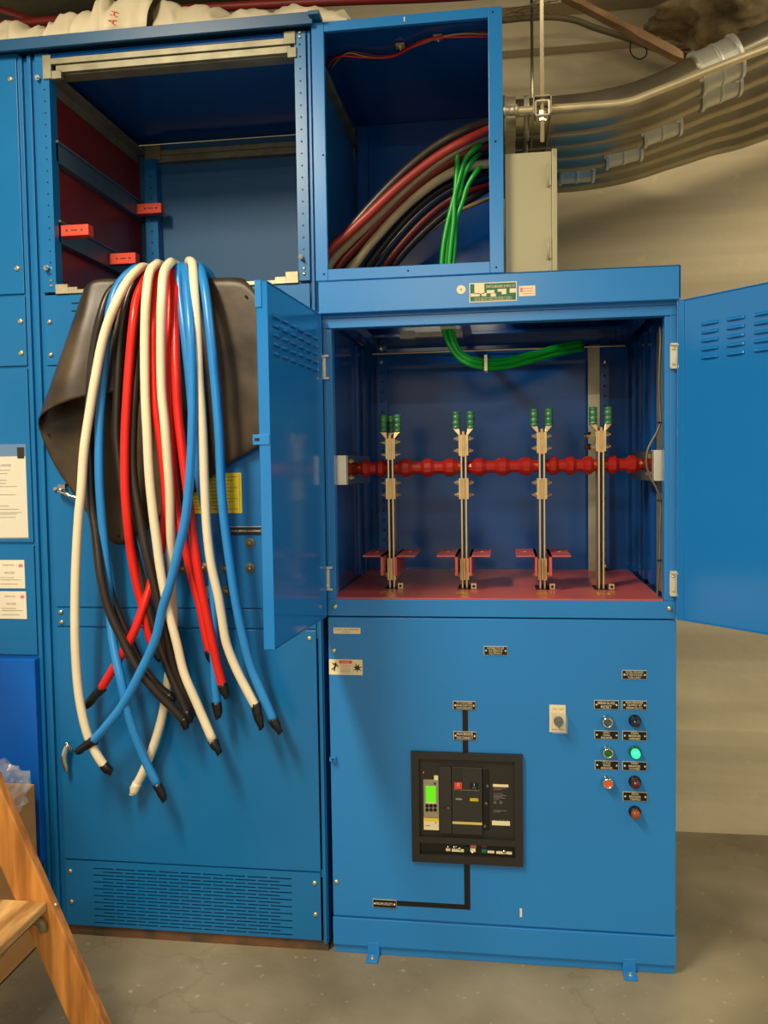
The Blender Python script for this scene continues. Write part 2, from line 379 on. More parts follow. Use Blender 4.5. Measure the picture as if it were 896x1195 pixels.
# fronts
obj('cover_panel', MB().box(-1.162, -.469, -.002, .004, 1.500, 1.677), 'blue_old', A, .0012)
q = MB()
for k in range(3): q.box(P(84, 0).x+.0, P(95, 0).x, -.0026, .0, P(90, 354+k*6).z-.0016, P(90, 354+k*6).z+.0016)
q = MB()
for v in (354, 363): q.box(P(84, v).x, P(97, v).x, -.0024, -.001, P(90, v).z-.0018, P(90, v).z+.0018)
for v in (346, 356): q.box(P(297, v).x, P(309, v).x, -.0024, -.001, P(303, v).z-.0018, P(303, v).z+.0018)
obj('slots', q, 'hole', A)
d1 = obj('door', MB().box(-1.160, -.470, -.003, .004, .877, 1.497), 'blue_old', A, .0015)
obj('strip_panel', MB().box(-1.160, -.470, -.002, .004, .827, .874), 'blue_old', A, .001)
d2 = obj('door', MB().box(-1.160, -.470, -.003, .004, .208, .823), 'blue_old', A, .0015)
screws(A, [P(u, v, -.003) for (u, v) in ((58, 375.5), (59.5, 414), (71, 714), (72, 726), (82, 1016.5), (83.5, 1052), (367, 1030.5), (368, 1067), (361, 745))])
# ventilated panel with real slots
zt, zb = .2045, .030; xl, xr = -1.158, -.471
xL, xR = P(110, 1040).x, P(341, 1050).x; xl2, xr2 = P(121, 1040).x, P(327, 1050).x
ztop = P(225, 1019).z; zbot = P(225, 1083).z; NR = 17; pitch = (ztop-zbot)/(NR-1); hs = .0017
vp = MB(); y0, y1 = -.003, .0
vp.box(xl, xL, y0, y1, zb, zt); vp.box(xR, xr, y0, y1, zb, zt); vp.box(xL, xR, y0, y1, ztop+hs, zt); vp.box(xL, xR, y0, y1, zb, zbot-hs)
for k in range(NR):
    z = ztop-k*pitch
    if k < NR-1: vp.box(xL, xR, y0, y1, z-pitch+hs, z-hs)
    a, b_ = (xL, xR) if k % 2 == 0 else (xl2, xr2)
    if k % 2: vp.box(xL, xl2, y0, y1, z-hs, z+hs); vp.box(xr2, xR, y0, y1, z-hs, z+hs)
    n = 9 if k % 2 == 0 else 8
    for j in range(1, n):
        x = a+(b_-a)*j/n; vp.box(x-.003, x+.003, y0, y1, z-hs, z+hs)
obj('vent_panel', vp, 'blue_old', A)
obj('vent_backing', MB().box(xl, xr, .03, .035, .01, .21), 'hole', A)  # dark sheet added to stand for the unlit interior behind the slots
kb = MB().box(-1.212, -.455, .004, .60, .0, .026); obj('plinth', kb, 'rust', A, .001, label='rust-stained base strip')
# chrome handles of the two doors
def lever(parent, p, pts, r):
    hq = MB().cyl(p+Vector((0, .006, 0)), (0, -1, 0), .012, .010, 16, bev=.002).cyl(p+Vector((0, -.004, 0)), (0, -1, 0), .016, .0062, 12, bev=.002)
    hq.tube([p+Vector((dx, dy, dz)) for dx, dy, dz in pts], r, 10, rf=lambda s: .75+.6*math.sin(min(1, s*1.2)*PI)*.6)
    o = obj('handle', hq, 'chrome', parent, label='small chrome lever handle')
    return o
p = P(71, 571, -.003)
h = lever(d1, p+Vector((.006, 0, -.004)), [(0, -.02, 0), (.014, -.022, -.004), (.03, -.024, -.012), (.05, -.022, -.018)], .0052)
obj('lock', MB().cyl(p+Vector((-.012, .004, .002)), (0, -1, 0), .012, .005, 12).box(p.x+.002, p.x+.02, -.02, -.003, p.z-.0, p.z+.014), 'chrome', d1, .001)
p = P(81, 873, -.003)
h = lever(d2, p, [(.004, -.02, .014), (0, -.022, .0), (-.003, -.024, -.02), (.001, -.022, -.045), (.0, -.02, -.055)], .0068)
obj('lock', MB().tube([p+Vector((-.006, -.006, .012)), p+Vector((.002, -.016, .018)), p+Vector((.008, -.016, .010)), p+Vector((.006, -.008, -.002))], .0045, 8), 'chrome', d2)
# round washers / pilot plugs on upper door
q = MB(); q2 = MB()
for i, (u, v) in enumerate(((292, 633.7), (292, 663), (263.5, 663), (265, 689.5), (237.5, 662.5), (214, 663))):
    p = P(u, v, -.003)
    k = obj('plug', MB().lathe(p, (0, -1, 0), [(-.002, .0135), (.0012, .0135), (.0022, .0118), (.0022, .006), (.005, .005), (.007, .002)], 20), 'steelgrey', d1, label='round metal hole plug')
    obj('plug_centre', MB().lathe(p+Vector((0, -.002, 0)), (0, -1, 0), [(0, .005), (.004, .0045), (.007, .001)], 12), 'bolt', k)

# ================================================================== papers, labels, nameplates
def sheet(name, u0, v0, u1, v1, y, m, label, cat, draw=None, th=.0006, group=None, mats=('inkdark',)):
    x0, x1, z0, z1 = rect(u0, v0, u1, v1, y)
    t = thing(name, label, cat, ((x0+x1)/2, y, z0), group)
    obj('sheet', MB().box(x0, x1, y-th, y, z0, z1), m, t)
    if draw:
        q = MB(); draw(q, x0, x1, z0, z1, y-th-.0001)
        obj('print', q, list(mats), t)
    return t
def hl(q, xa, xb, z, h, y, mi=0): q.box(xa, xb, y-.0002, y, z-h/2, z+h/2, mi)
def dr(q, x0, x1, z0, z1, y):
    h = z1-z0
    text_mb(q, 'TRANSFER NOTES', x1-.075, z1-.11*h, y, .075, .006, 1)
    for f, a, b in ((.17, .0, .3), (.21, .0, .2), (.29, .0, .15), (.33, .0, .12), (.37, 0, .55), (.47, 0, .5), (.61, 0, .2), (.65, 0, .6), (.69, .1, .7), (.71, .0, .5), (.75, 0, .45)):
        hl(q, x1-.085+(0), x1-.085+.07*b+.02, z1-f*h, .0014, y)
sheet('paper_notice', -55, 533, 31.5, 627.5, -.003, 'white', 'large white typed notice in clear sleeve on the leftmost cabinet door', 'paper', dr, mats=('ink', 'inkdark'))
q = MB(); x0, x1, z0, z1 = rect(-60, 519, 32, 629, -.0038); q.box(x0, x1, -.0044, -.0038, z0, z1)
sl = obj('document_sleeve', q, 'clear'); tag(sl, 'clear plastic sleeve around the white notice on the leftmost cabinet', 'sleeve')
x0, x1, z0, z1 = rect(20, 522, 28, 535, -.0045)
obj('clip', MB().box(x0, x1, -.0048, -.0044, z0, z1), 'charcoal2', sl, label='dark grey tab')
def dp(q, x0, x1, z0, z1, y):
    h = z1-z0; text_mb(q, 'INSPECTION', x1-.045, z1-.18*h, y, .03, .004, 0)
    hl(q, x1-.016, x1-.005, z1-.2*h, .008, y, 1)
    text_mb(q, 'RECORD', x1-.042, z1-.45*h, y, .03, .005, 0)
    for a, b in ((.62, .04), (.7, .06), (.85, .05)): hl(q, x1-.07, x1-.07+b, z1-a*h, .0012, y)
sheet('inspection_card', -30, 653.5, 29, 686.5, -.003, 'white', 'upper of two small white cards with pink mark on the leftmost cabinet', 'card', dp, mats=('ink', 'pink'), group='inspection cards')
sheet('inspection_card', -30, 690, 31, 722, -.003, 'white', 'lower of two small white cards with pink mark on the leftmost cabinet', 'card', dp, mats=('ink', 'pink'), group='inspection cards')
def dy(q, x0, x1, z0, z1, y):
    for k in range(10): hl(q, x0+.006, x1-.01-(k % 3)*.012, z1-.01-k*(z1-z0-.016)/9.5, .0016, y)
    q.box(x1-.006, x1-.005, y-.0002, y, z0+.004, z1-.004)
sheet('warning_sticker', 223, 552, 282, 599, -.0035, 'yellow', 'yellow printed sticker partly hidden behind the black rubber blanket', 'sticker', dy, mats=('ink',))
sheet('small_tag', 238, 684, 249, 698, -.0035, 'cream', 'tiny cream tag between cables on the middle cabinet door', 'tag')

def nameplate(u0, v0, u1, v1, y, lines, label, group='black engraved nameplates', th=.0022):
    x0, x1, z0, z1 = rect(u0, v0, u1, v1, y)
    t = thing('nameplate', label, 'nameplate', ((x0+x1)/2, y, z0), group)
    obj('border', MB().box(x0, x1, y-th*.8, y, z0, z1), 'galv_bright', t)
    e = .0013
    obj('plate', MB().box(x0+e, x1-e*.6, y-th, y-.0003, z0+e*.6, z1-e), 'black', t)
    q = MB(); n = len(lines); H = (z1-z0)-2*e
    for k, s in enumerate(lines):
        zc = (z1-e)-(k+.5)*H/n
        text_mb(q, s, (x0+x1)/2, zc, y-th, (x1-x0)*.70, min(H/n*.72, .0068))
    obj('lettering', q, 'lettering', t)
    screws(t, [(x, y-th+.0008, (z0+z1)/2) for x in (x0+.0055, x1-.0045)], .0022, 'lettering')
    return t
FB = -.004      # face of the right cabinet's lower panel
nameplate(564.5, 754, 592, 764.5, FB, ['SUITABLE FOR USE', 'AS SERVICE', 'EQUIPMENT'], 'black nameplate alone high at centre of the lower front panel')
nameplate(725.5, 782, 754.5, 792.5, FB, ['NEUTRAL GROUNDED', 'AT SERVICE DISC.', 'THIS UNIT'], 'topmost black nameplate of the right-hand column, above no lamp')
nameplate(693, 817, 721.5, 827.5, FB, ['BREAKGLASS', 'RESET'], 'black nameplate above the dark blue push button')
nameplate(725.5, 817.5, 754.5, 828, FB, ['MAIN BREAKER', 'TRIPPED BY', 'BREAKGLASS'], 'black nameplate above the unlit dark blue pilot lamp')
nameplate(693.5, 852.5, 721.5, 862.5, FB, ['OPEN', 'MAIN', 'BREAKER'], 'black nameplate above the green push button')
nameplate(726, 853, 754.5, 864, FB, ['MAIN', 'BREAKER', 'OPENED'], 'black nameplate above the glowing green pilot lamp')
nameplate(694, 887.5, 721.5, 898, FB, ['CLOSE', 'MAIN', 'BREAKER'], 'black nameplate above the orange-red push button')
nameplate(726, 888.5, 754.5, 899, FB, ['MAIN', 'BREAKER', 'CLOSED'], 'black nameplate above the unlit red pilot lamp')
nameplate(726.5, 924, 755, 934.5, FB, ['MAIN', 'BREAKER', 'TRIPPED'], 'black nameplate above the amber pilot lamp')
nameplate(528.5, 818, 555, 828, FB-.001, ['TO CUSTOMER', 'MAIN SWITCH', 'SWITCHBOARD'], 'black nameplate at the top end of the black line')
nameplate(529, 853.5, 556, 863.5, FB-.001, ['MAIN BREAKER', 'DISCONNECT'], 'black nameplate crossing the black line just above the breaker')
nameplate(435, 1049.5, 462.5, 1059, FB-.001, ['FROM UTILITY'], 'black nameplate at the lower left end of the black line')
x0, x1, z0, z1 = rect(269, 615, 316, 624, -.0035)
t = thing('nameplate', 'long narrow black nameplate under the yellow sticker, beside the open door edge', 'nameplate', ((x0+x1)/2, -.0035, z0), 'black engraved nameplates')
obj('plate', MB().box(x0, x1, -.0055, -.0035, z0, z1), 'black', t)
obj('border', MB().box(x0, x1, -.0052, -.0035, z1, z1+.0015), 'galv_bright', t)
q = MB(); text_mb(q, 'MAIN SERVICE DISCONNECT NO. 1', (x0+x1)/2, (z0+z1)/2, -.0055, (x1-x0)*.94, .0048); obj('lettering', q, 'lettering', t)

# black one-line diagram tape
q = MB(); y = FB
x0, x1, _, _ = rect(539.5, 827, 546, 852, y); q.box(x0, x1, y-.0005, y, P(543, 880, y).z, P(543, 820, y).z)
o = obj('diagram_line', q, 'black'); tag(o, 'short black vertical line above the circuit breaker', 'tape line', 'black diagram lines'); q = MB()
xa = P(541.5, 1030, y).x; xb = P(548.5, 1030, y).x; zb_ = P(545, 1061.5, y).z
q.box(xa, xb, y-.0005, y, zb_, P(545, 1008, y).z)
q.box(P(455, 1056, y).x, xb, y-.00052, y, zb_, zb_+(.0125))
o = obj('diagram_line', q, 'black'); tag(o, 'black L-shaped line below the circuit breaker leading to the left nameplate', 'tape line', 'black diagram lines')

def dd(q, x0, x1, z0, z1, y):
    W, H = x1-x0, z1-z0
    q.box(x0+.31*W, x0+.68*W, y-.0002, y, z1-.27*H, z1-.06*H, 1)
    text_mb(q, 'DANGER', x0+.5*W, z1-.165*H, y-.0003, .26*W, .12*H, 2)
    text_mb(q, 'HAZARDOUS', x0+.5*W, z1-.38*H, y, .32*W, .09*H, 1); text_mb(q, 'VOLTAGE', x0+.5*W, z1-.5*H, y, .24*W, .09*H, 1)
    for k in range(4): hl(q, x0+.34*W, x0+.64*W, z1-(.62+.08*k)*H, .0008, y, 3)
    # struck figure: head, body, limbs, bolt
    def ln(a, b, w=.0015):
        pa = Vector((x0+a[0]*W, y, z1-a[1]*H)); pb = Vector((x0+b[0]*W, y, z1-b[1]*H)); d = (pb-pa).normalized(); n = Vector((-d.z, 0, d.x))*w
        q.prism([pa-n, pb-n, pb+n, pa+n], (0, -.0002, 0))
    q.cyl((x0+.205*W, y, z1-.2*H), (0, -1, 0), .0002, .0013, 8)
    ln((.2, .25), (.18, .5), .0024); ln((.18, .5), (.08, .68)); ln((.18, .5), (.15, .78)); ln((.2, .3), (.27, .48)); ln((.2, .3), (.12, .33))
    ln((.08, .25), (.18, .3), .0007)
    # burst and hand
    c = Vector((x0+.845*W, y, z1-.53*H)); pts = []
    for k in range(14):
        r = (.0115 if k % 2 == 0 else .0048)*(1 if k % 4 else 1.15); an = k*2*PI/14+.2; pts.append(c+Vector((math.cos(an)*r, 0, math.sin(an)*r)))
    q.prism(pts, (0, -.0002, 0))
    q.box(x0+.695*W, x0+.70*W, y-.0002, y, z0+.06*H, z1-.06*H, 3)
sheet('danger_sticker', 384, 769.5, 423, 787.5, FB, 'cream', 'cream and red danger sticker with falling figure at upper left of lower panel', 'sticker', dd, mats=('inkdark', 'red', 'cream', 'ink'))
def da(q, x0, x1, z0, z1, y):
    text_mb(q, 'ACCESS TO THIS COMPARTMENT', (x0+x1)/2, z1-.3*(z1-z0), y, (x1-x0)*.88, .0032); text_mb(q, 'IN SERVICE', (x0+x1)/2, z1-.7*(z1-z0), y, .03, .0028)
sheet('access_label', 389, 732.5, 420.5, 739.5, FB, 'cream', 'narrow cream label just above the danger sticker', 'label', da)
HY = -.024
def dg(q, x0, x1, z0, z1, y):
    W, H = x1-x0, z1-z0
    q.box(x0+.02*W, x0+.98*W, y-.0002, y, z0+.05*H, z1-.05*H, 0)
    q.box(x0+.11*W, x0+.32*W, y-.0004, y, z0+.42*H, z1-.05*H, 1)
    text_mb(q, 'SWITCHBOARD & MFG CO', x0+.66*W, z1-.22*H, y-.0003, .60*W, .14*H, 1)
    for a, b, c_, d_ in ((.03, .22, .30, .46), (.26, .36, .3, .46), (.37, .53, .44, .6), (.45, .56, .26, .42), (.6, .78, .5, .64), (.68, .78, .36, .5), (.85, .98, .42, .64)):
        q.box(x0+a*W, x0+b*W, y-.0004, y, z0+c_*H, z0+d_*H, 1)
    for k in range(2): text_mb(q, 'VOLTS 480Y/277 AMPS 2000 PHASE 3 WIRE 4', x0+.5*W, z0+(.2-.1*k)*H, y-.0003, .9*W, .07*H, 1)
sheet('maker_plate', 547.5, 329.5, 603, 352, HY, 'cream', 'green and cream printed rating plate on the hood of the right cabinet', 'plate', dg, mats=('greenplate', 'cream'))
def ds(q, x0, x1, z0, z1, y):
    for k in range(3): hl(q, x0+.2*(x1-x0), x1-.004, z1-.006-k*.006, .0012, y)
    q.box(x0+.003, x0+.008, y-.0002, y, z1-.014, z1-.004)
sheet('small_label', 605.5, 333.5, 624.5, 345.5, HY, 'cream', 'small cream label right of the green rating plate', 'label', ds, mats=('pink',))
p = P(538, 338, HY); o = obj('round_sticker', MB().cyl(p, (0, -1, 0), .0006, .0105, 24), 'cream', org=p); tag(o, 'small round cream sticker left of the green rating plate', 'sticker')
obj('print', MB().box(p.x-.001, p.x+.001, HY-.0009, HY-.0006, p.z-.003, p.z+.003), 'ink', o)

# ================================================================== RIGHT CABINET
X0, X1 = -.440, .395
B = thing('switchgear_cabinet', 'wide right-hand brighter blue cabinet with both upper doors open on busbars', 'cabinet', (-.02, .3, 0), 'blue switchgear cabinets')
pl = MB().box(X0, X1, -.006, .62, .024, .094).box(X0+.001, X1-.001, .002, .62, .0, .024); obj('plinth', pl, 'blue', B, .0015)
for (u, v) in ((436, 1113), (735, 1137)):
    x = PZ(u, v+2, 0).x
    ft = MB().box(x-.015, x+.015, -.040, .004, .0, .005).box(x-.015, x+.015, -.007, -.002, .0, .035).cyl((x, -.023, .004), (0, 0, 1), .003, .006, 12, 1).cyl((x, -.023, .006), (0, 0, 1), .006, .0035, 6, 1)
    obj('anchor_foot', ft, ['blue', 'bolt'], B, .001)
obj('front_panel', MB().box(X0+.001, X1-.001, FB, .002, .0985, .8565), 'blue', B, .002)
obj('lower_body', MB().box(X0+.001, X1-.001, .003, .62, .094, .857), 'blue', B)
ops = dict(x0=-.418, x1=.367, z0=.902, z1=1.566)
fr = MB()
fr.box(X0, X1, -.001, .03, .860, ops['z0']); fr.box(X0, X1, -.001, .03, ops['z1'], 1.590)
fr.box(X0, -.430, -.001, .03, ops['z0'], ops['z1']); fr.box(-.4325, ops['x0'], .003, .035, ops['z0'], ops['z1'])
fr.box(ops['x1'], .380, .003, .035, ops['z0'], ops['z1']); fr.box(.378, X1, -.001, .03, ops['z0'], ops['z1'])
obj('front_frame', fr, 'blue', B, .0015)
hd = MB().box(-.447, .398, HY, -.018, 1.600, 1.676).box(-.447, .398, HY, .0, 1.598, 1.604).box(.004, .398, HY, .62, 1.671, 1.676).box(.392, .398, HY, .62, 1.600, 1.676)
hd.box(-.447, -.441, HY, .0, 1.600, 1.676).box(-.447, .398, HY, .0, 1.671, 1.676)
hd.box(-.44, .395, .0, .02, 1.59, 1.676)
obj('hood', hd, 'blue', B, .002)
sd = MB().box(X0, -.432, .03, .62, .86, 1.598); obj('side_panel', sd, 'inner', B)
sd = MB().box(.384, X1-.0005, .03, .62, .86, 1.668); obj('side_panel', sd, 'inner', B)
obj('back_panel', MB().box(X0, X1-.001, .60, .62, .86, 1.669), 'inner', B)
# structural posts at the back, with holes
def hpost(u0, u1, y, z0=.91, z1=1.60, m='inner', sc=()):
    xa, xb = P(u0, 560, y).x, P(u1, 560, y).x
    st = MB().box(xa, xb, y, y+.03, z0, z1); xm = (xa+xb)/2
    for k in range(22): st.cyl((xm, y-.0001, z0+.03+k*.0305), (0, -1, 0), .0004, .0034, 10, 1)
    o = obj('post', st, [m, 'hole'], B, .001)
    for v in sc: obj('bolt', MB().lathe(Vector((xm, y-.001, P((u0+u1)/2, v, y).z)), (0, -1, 0), [(0, .0075), (.003, .0075), (.004, .005), (.007, .004)], 12), 'bolt', o)
hpost(441.5, 453, .565, sc=(396, 408, 423)); hpost(700, 711, .565, sc=(423, 660))
xa, xb = P(686, 500, .56).x, P(699.5, 500, .56).x
obj('strap', MB().box(xa, xb, .556, .564, .905, P(692, 403, .56).z), 'galv', B, label='upright galvanised strap')
# right side wall ribs and plates
rbm = MB()
for (y0, y1, xo) in ((.50, .56, .372), (.40, .44, .374), (.33, .36, .371), (.23, .28, .374)): rbm.box(xo, .384, y0, y1, .91, 1.58)
obj('side_ribs', rbm, 'inner', B, .001)
obj('side_plate', MB().box(.376, .384, .04, .16, .91, 1.55), 'galv', B, label='bare galvanised side plate')
lr = MB().box(-.432, -.422, .40, .44, .91, 1.58).box(-.432, -.424, .50, .53, .91, 1.58); obj('side_ribs', lr, 'inner', B, .001)
# rails across the top of the compartment
tr = MB().box(-.39, .36, .56, .60, P(500, 426, .56).z, P(500, 411, .56).z).box(-.39, .36, .50, .60, 1.615, 1.625)
obj('top_rail', tr, 'inner', B, .001)
zr = P(560, 409, .54).z; obj('tie_rod', MB().cyl((-.40, .54, zr), (1, 0, 0), .75, .0025, 8), 'bolt', B)
x0, x1, z0, z1 = rect(467, 387, 540, 394, .35)
obj('cross_bracket', MB().box(x0, x1, .34, .36, z0+.002, z1-.002).box(x0, x0+.04, .335, .37, z0-.001, z1+.002).box(x1-.03, x1, .335, .37, z0-.001, z1+.002), 'galv_bright', B, .001)
obj('cross_bracket', MB().box(P(538, 400, .3).x, P(549, 400, .3).x, .05, .56, 1.60, 1.608).box(-.38, .37, .28, .30, 1.612, 1.64).box(-.42, -.39, .05, .58, 1.592, 1.62).box(.33, .36, .05, .58, 1.592, 1.62), 'inner', B)
# side brackets for the insulator string
RY = .20; rodz = P(545, 545, RY).z
for sgn in (-1, 1):
    xs = ops['x0']-.013 if sgn < 0 else .384
    z0, z1 = rodz-.040, rodz+.034
    bb = MB()
    xin = -.395 if sgn < 0 else .350
    bb.box(min(xs, xin), max(xs, xin), .045, .049, z0, z1)
    bb.box(min(xin, xin+.004*sgn*-1), max(xin, xin+.004*sgn*-1), .045, .40, z0, z1)
    for z in (z0+.018, z1-.014):
        obj('bracket_bolt', MB().lathe((xin, .085, z), (-sgn, 0, 0), [(0, .007), (.006, .007), (.006, .004), (.012, .004)], 6, 0, False), 'bolt', B)
    o = obj('insulator_bracket', bb, ['galv_bright', 'mirror'], B, .0008)
    for p_ in o.data.polygons[6:]: p_.material_index = 1
# hinges
def hinge(px, u, v, out):
    p = P(u, v, -.004); q = MB()
    zc = p.z; s = out
    q.box(px-.011, px+.004, -.006, -.001, zc-.029, zc+.029)
    q.cyl((px+.006*s, -.012, zc-.03), (0, 0, 1), .060, .0042, 12)
    for dz in (-.029, .025): q.box(px-.011, px+.013, -.014, -.004, zc+dz, zc+dz+.005)
    for dz in (-.017, .017): q.screw((px-.0035, -.006, zc+dz), .0035, 1)
    for dz in (-.027, .023): q.box(min(px+.004*s, px+.024*s), max(px+.004*s, px+.024*s), -.020, -.016, zc+dz, zc+dz+.004)
    q.box(min(px+.021*s, px+.024*s), max(px+.021*s, px+.024*s), -.020, -.016, zc-.027, zc+.027)
    obj('hinge', q, ['galv_bright', 'bolt'], B, .0006)
for v in (429, 675): hinge(-.437, 381, v, -1)
for v in (416, 681): hinge(.389, 787, v, 1)
screws(B, [P(u, v, -.003 if v < 712 else FB) for (u, v) in ((391, 708), (389.5, 759), (392.5, 1029), (781, 710))])
# hasp lug on lower panel
p = P(386, 884, FB); obj('hasp', MB().box(p.x-.001, p.x+.014, -.018, FB+.001, p.z-.005, p.z+.004).cyl((p.x+.008, -.0181, p.z), (0, -1, 0), .0006, .003, 8, 1), ['blue', 'hole'], B, .0008)
o = obj('paint_chip', MB().box(P(606.5, 1065, FB).x, P(609, 1065, FB).x, FB-.0005, FB, P(607, 1070, FB).z, P(607, 1060, FB).z), 'white', B, label='small white chip mark')
obj('red_shelf', MB().box(-.430, .366, .004, .596, .896, .9055), 'gpo', B, .001, label='dusty red insulating shelf')

# doors ------------------------------------------------------------
DW, DT, DZ0, DZ1 = .402, .024, .8615, 1.5965
def door(hx, ang, s, name_lab, louv):
    """hinge at (hx,-.004); door runs along direction d; inside face looks to the opening side"""
    d = Vector((math.cos(ang), math.sin(ang), 0)); n = Vector((-d.y, d.x, 0))*s      # n: towards the inside face
    org = Vector((hx, -.014, 0))
    def W(a, b, z): return org+d*a+n*b+Vector((0, 0, z))
    def bx(q, a0, a1, b0, b1, z0, z1, mi=0):
        vs = [W(a, b, z) for a in (a0, a1) for b in (b0, b1) for z in (z0, z1)]
        q.add(vs, [(0, 1, 3, 2), (4, 6, 7, 5), (0, 4, 5, 1), (2, 3, 7, 6), (0, 2, 6, 4), (1, 5, 7, 3)], mi)
    q = MB()
    bx(q, .004, DW, -DT, -DT+.0025, DZ0, DZ1)                                   # outer skin
    bx(q, DW-.003, DW, -DT, 0, DZ0, DZ1); bx(q, .004, .007, -DT, 0, DZ0, DZ1)   # edge returns
    bx(q, .004, DW, -DT, 0, DZ0, DZ0+.003); bx(q, .004, DW, -DT, 0, DZ1-.003, DZ1)
    bx(q, .006, DW-.002, -.004, -.002, DZ0+.003, DZ1-.003)                      # inner skin
    bx(q, .006, .022, -.003, .0, DZ0, DZ1)
    o = obj('door', q, 'gloss', B, .0012, label=name_lab)
    for ci in range(louv):
        for r in range(5):
            a0 = (.068 if s < 0 else .040)+ci*(.065 if s < 0 else .0575); zc = 1.533-r*.0185
            lq = MB(); pts = []; N = 6; vs = []; fs = []
            for i in range(N+1):
                tt = i/N; aa = a0+.043*tt; hgt = .0075*math.sin(PI*max(.03, min(.97, tt)))**.35
                for (bb, zz) in ((-.002, zc+.005), (-.002+hgt*.6, zc+.0025), (-.002+hgt, zc-.0025), (-.002, zc-.0035)):
                    vs.append(W(aa, bb, zz))
            for i in range(N):
                for k in range(4):
                    fs.append((i*4+k, i*4+(k+1) % 4, (i+1)*4+(k+1) % 4, (i+1)*4+k))
            fs += [(3, 2, 1, 0), (N*4, N*4+1, N*4+2, N*4+3)]
            lq.add(vs, fs, 0, False); obj('louver', lq, 'gloss', o)
    return o, W, bx
# left door: hinge side at x=-.437, free edge near (-.48,-.40)
fl = P(318, 540, -.405)
angL = math.atan2(-(.405-.014), fl.x+.437)
print('door', fl, angL)
dl, WL, bxL = door(-.437, angL, 1, 'left door swung open toward the camera', 6)
dr_, WR, bxR = door(.389, math.atan2(-.305, .262), -1, 'right door swung wide open to the right', 5)
tb = MB(); zc = P(303, 513, -.41).z
bxL(tb, DW-.001, DW+.002, -DT-.012, -.002, zc-.010, zc+.010); bxL(tb, DW+.002, DW+.0024, -DT-.008, -DT+.002, zc-.003, zc+.003, 1)
obj('latch_tab', tb, ['blue', 'hole'], dl, .001)
tb = MB(); bxL(tb, DW-.001, DW+.002, -DT-.001, -DT+.012, 1.545, DZ1+.001); obj('edge_clip', tb, 'blue', dl)

# ================================================================== PULL BOX on top of the right cabinet
U = thing('pull_box', 'upright blue cable pull box with large square opening, above the hood', 'box', (-.22, .3, 1.678), None)
ux0, ux1, uz0, uz1 = -.4515, .0, 1.679, 2.288
ix0, ix1, iz0, iz1 = P(381, 170).x, P(570.5, 170).x, P(478, 311).z, P(474, 31.5).z
fr = MB(); yf = -.012
fr.box(ux0, ix0, yf, .0, uz0, uz1); fr.box(ix1, ux1, yf, .0, uz0, uz1); fr.box(ix0, ix1, yf, .0, uz0, iz0); fr.box(ix0, ix1, yf, .0, iz1, uz1)
obj('front_frame', fr, 'blue', U, .0012)
fx = MB().box(ux0+.003, ux0+.008, .0, .03, uz0, uz1-.002).box(ux1-.006, ux1, .0, .62, uz0, uz1-.002)
obj('side_panel', fx, 'blue', U)
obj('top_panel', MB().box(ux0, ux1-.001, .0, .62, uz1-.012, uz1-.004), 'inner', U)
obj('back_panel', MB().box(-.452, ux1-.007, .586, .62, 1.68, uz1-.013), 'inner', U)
q = MB()
for (u, v) in ((378, 320), (476, 316), (579, 312), (377, 181), (578, 165), (575, 14), (472, 23)): q.cyl(P(u, v, yf-.0001), (0, -1, 0), .0005, .0024, 10)
obj('screw_holes', q, 'hole', U)
obj('paint_chip', MB().box(P(472, 23, yf).x-.002, P(472, 23, yf).x+.001, yf-.0008, yf, P(472, 25, yf).z, P(472, 20, yf).z), 'white', U)
obj('corner_post', MB().box(P(419, 240, .56).x, P(430, 240, .56).x, .55, .585, 1.68, 2.26), 'inner', U)
q = MB()
for k in range(6): q.lathe((.0, .085+.1*k, 2.15), (-1, 0, 0), [(.006, .05), (.02, .05), (.02, .043), (.006, .043)], 24)
obj('bushings', q, 'hole', U)

# small wires clipped to the pull box ceiling
zc = uz1-.02
def cw(px, dz=0): return [PZ(u, v, zc-dz) for u, v in px]
base = [(381, 76), (392, 66), (405, 61), (425, 63), (445, 65), (460, 62), (478, 53), (497, 46), (512, 42), (535, 39), (572, 38)]
for i, (m, du, dv, lab, n) in enumerate((('maroon', 0, 0, 'dark red thin wire along the pull box ceiling', 'thin_wire'), ('tan', 3, 3, 'tan thin wire along the pull box ceiling', 'thin_wire'), ('rcable', -2, 6, 'brighter red thin wire along the pull box ceiling', 'thin_wire'))):
    pts = [(u+du+3*math.sin(k*1.3+i), v+dv*.6+1.2*math.sin(k*1.7+2*i)) for k, (u, v) in enumerate(base)]
    o = obj(n, MB().tube(cw(pts, .002*i), .0022, 8), m); tag(o, lab, 'wire', 'thin wires on the pull box ceiling')
for i, (u, v) in enumerate(((467, 52), (511, 42))):
    p = PZ(u, v, zc+.006); b_ = thing('wire_mount', ('left' if i == 0 else 'right')+' of the two small wire mounts on the pull box ceiling', 'cable mount', p, 'wire mounts')
    obj('pad', MB().box(p.x-.011, p.x+.011, p.y-.011, p.y+.011, p.z-.006, p.z), 'tan', b_, .001)
    obj('strap', MB().box(p.x-.002, p.x+.002, p.y-.009, p.y+.009, p.z-.010, p.z-.006), 'wcable', b_)

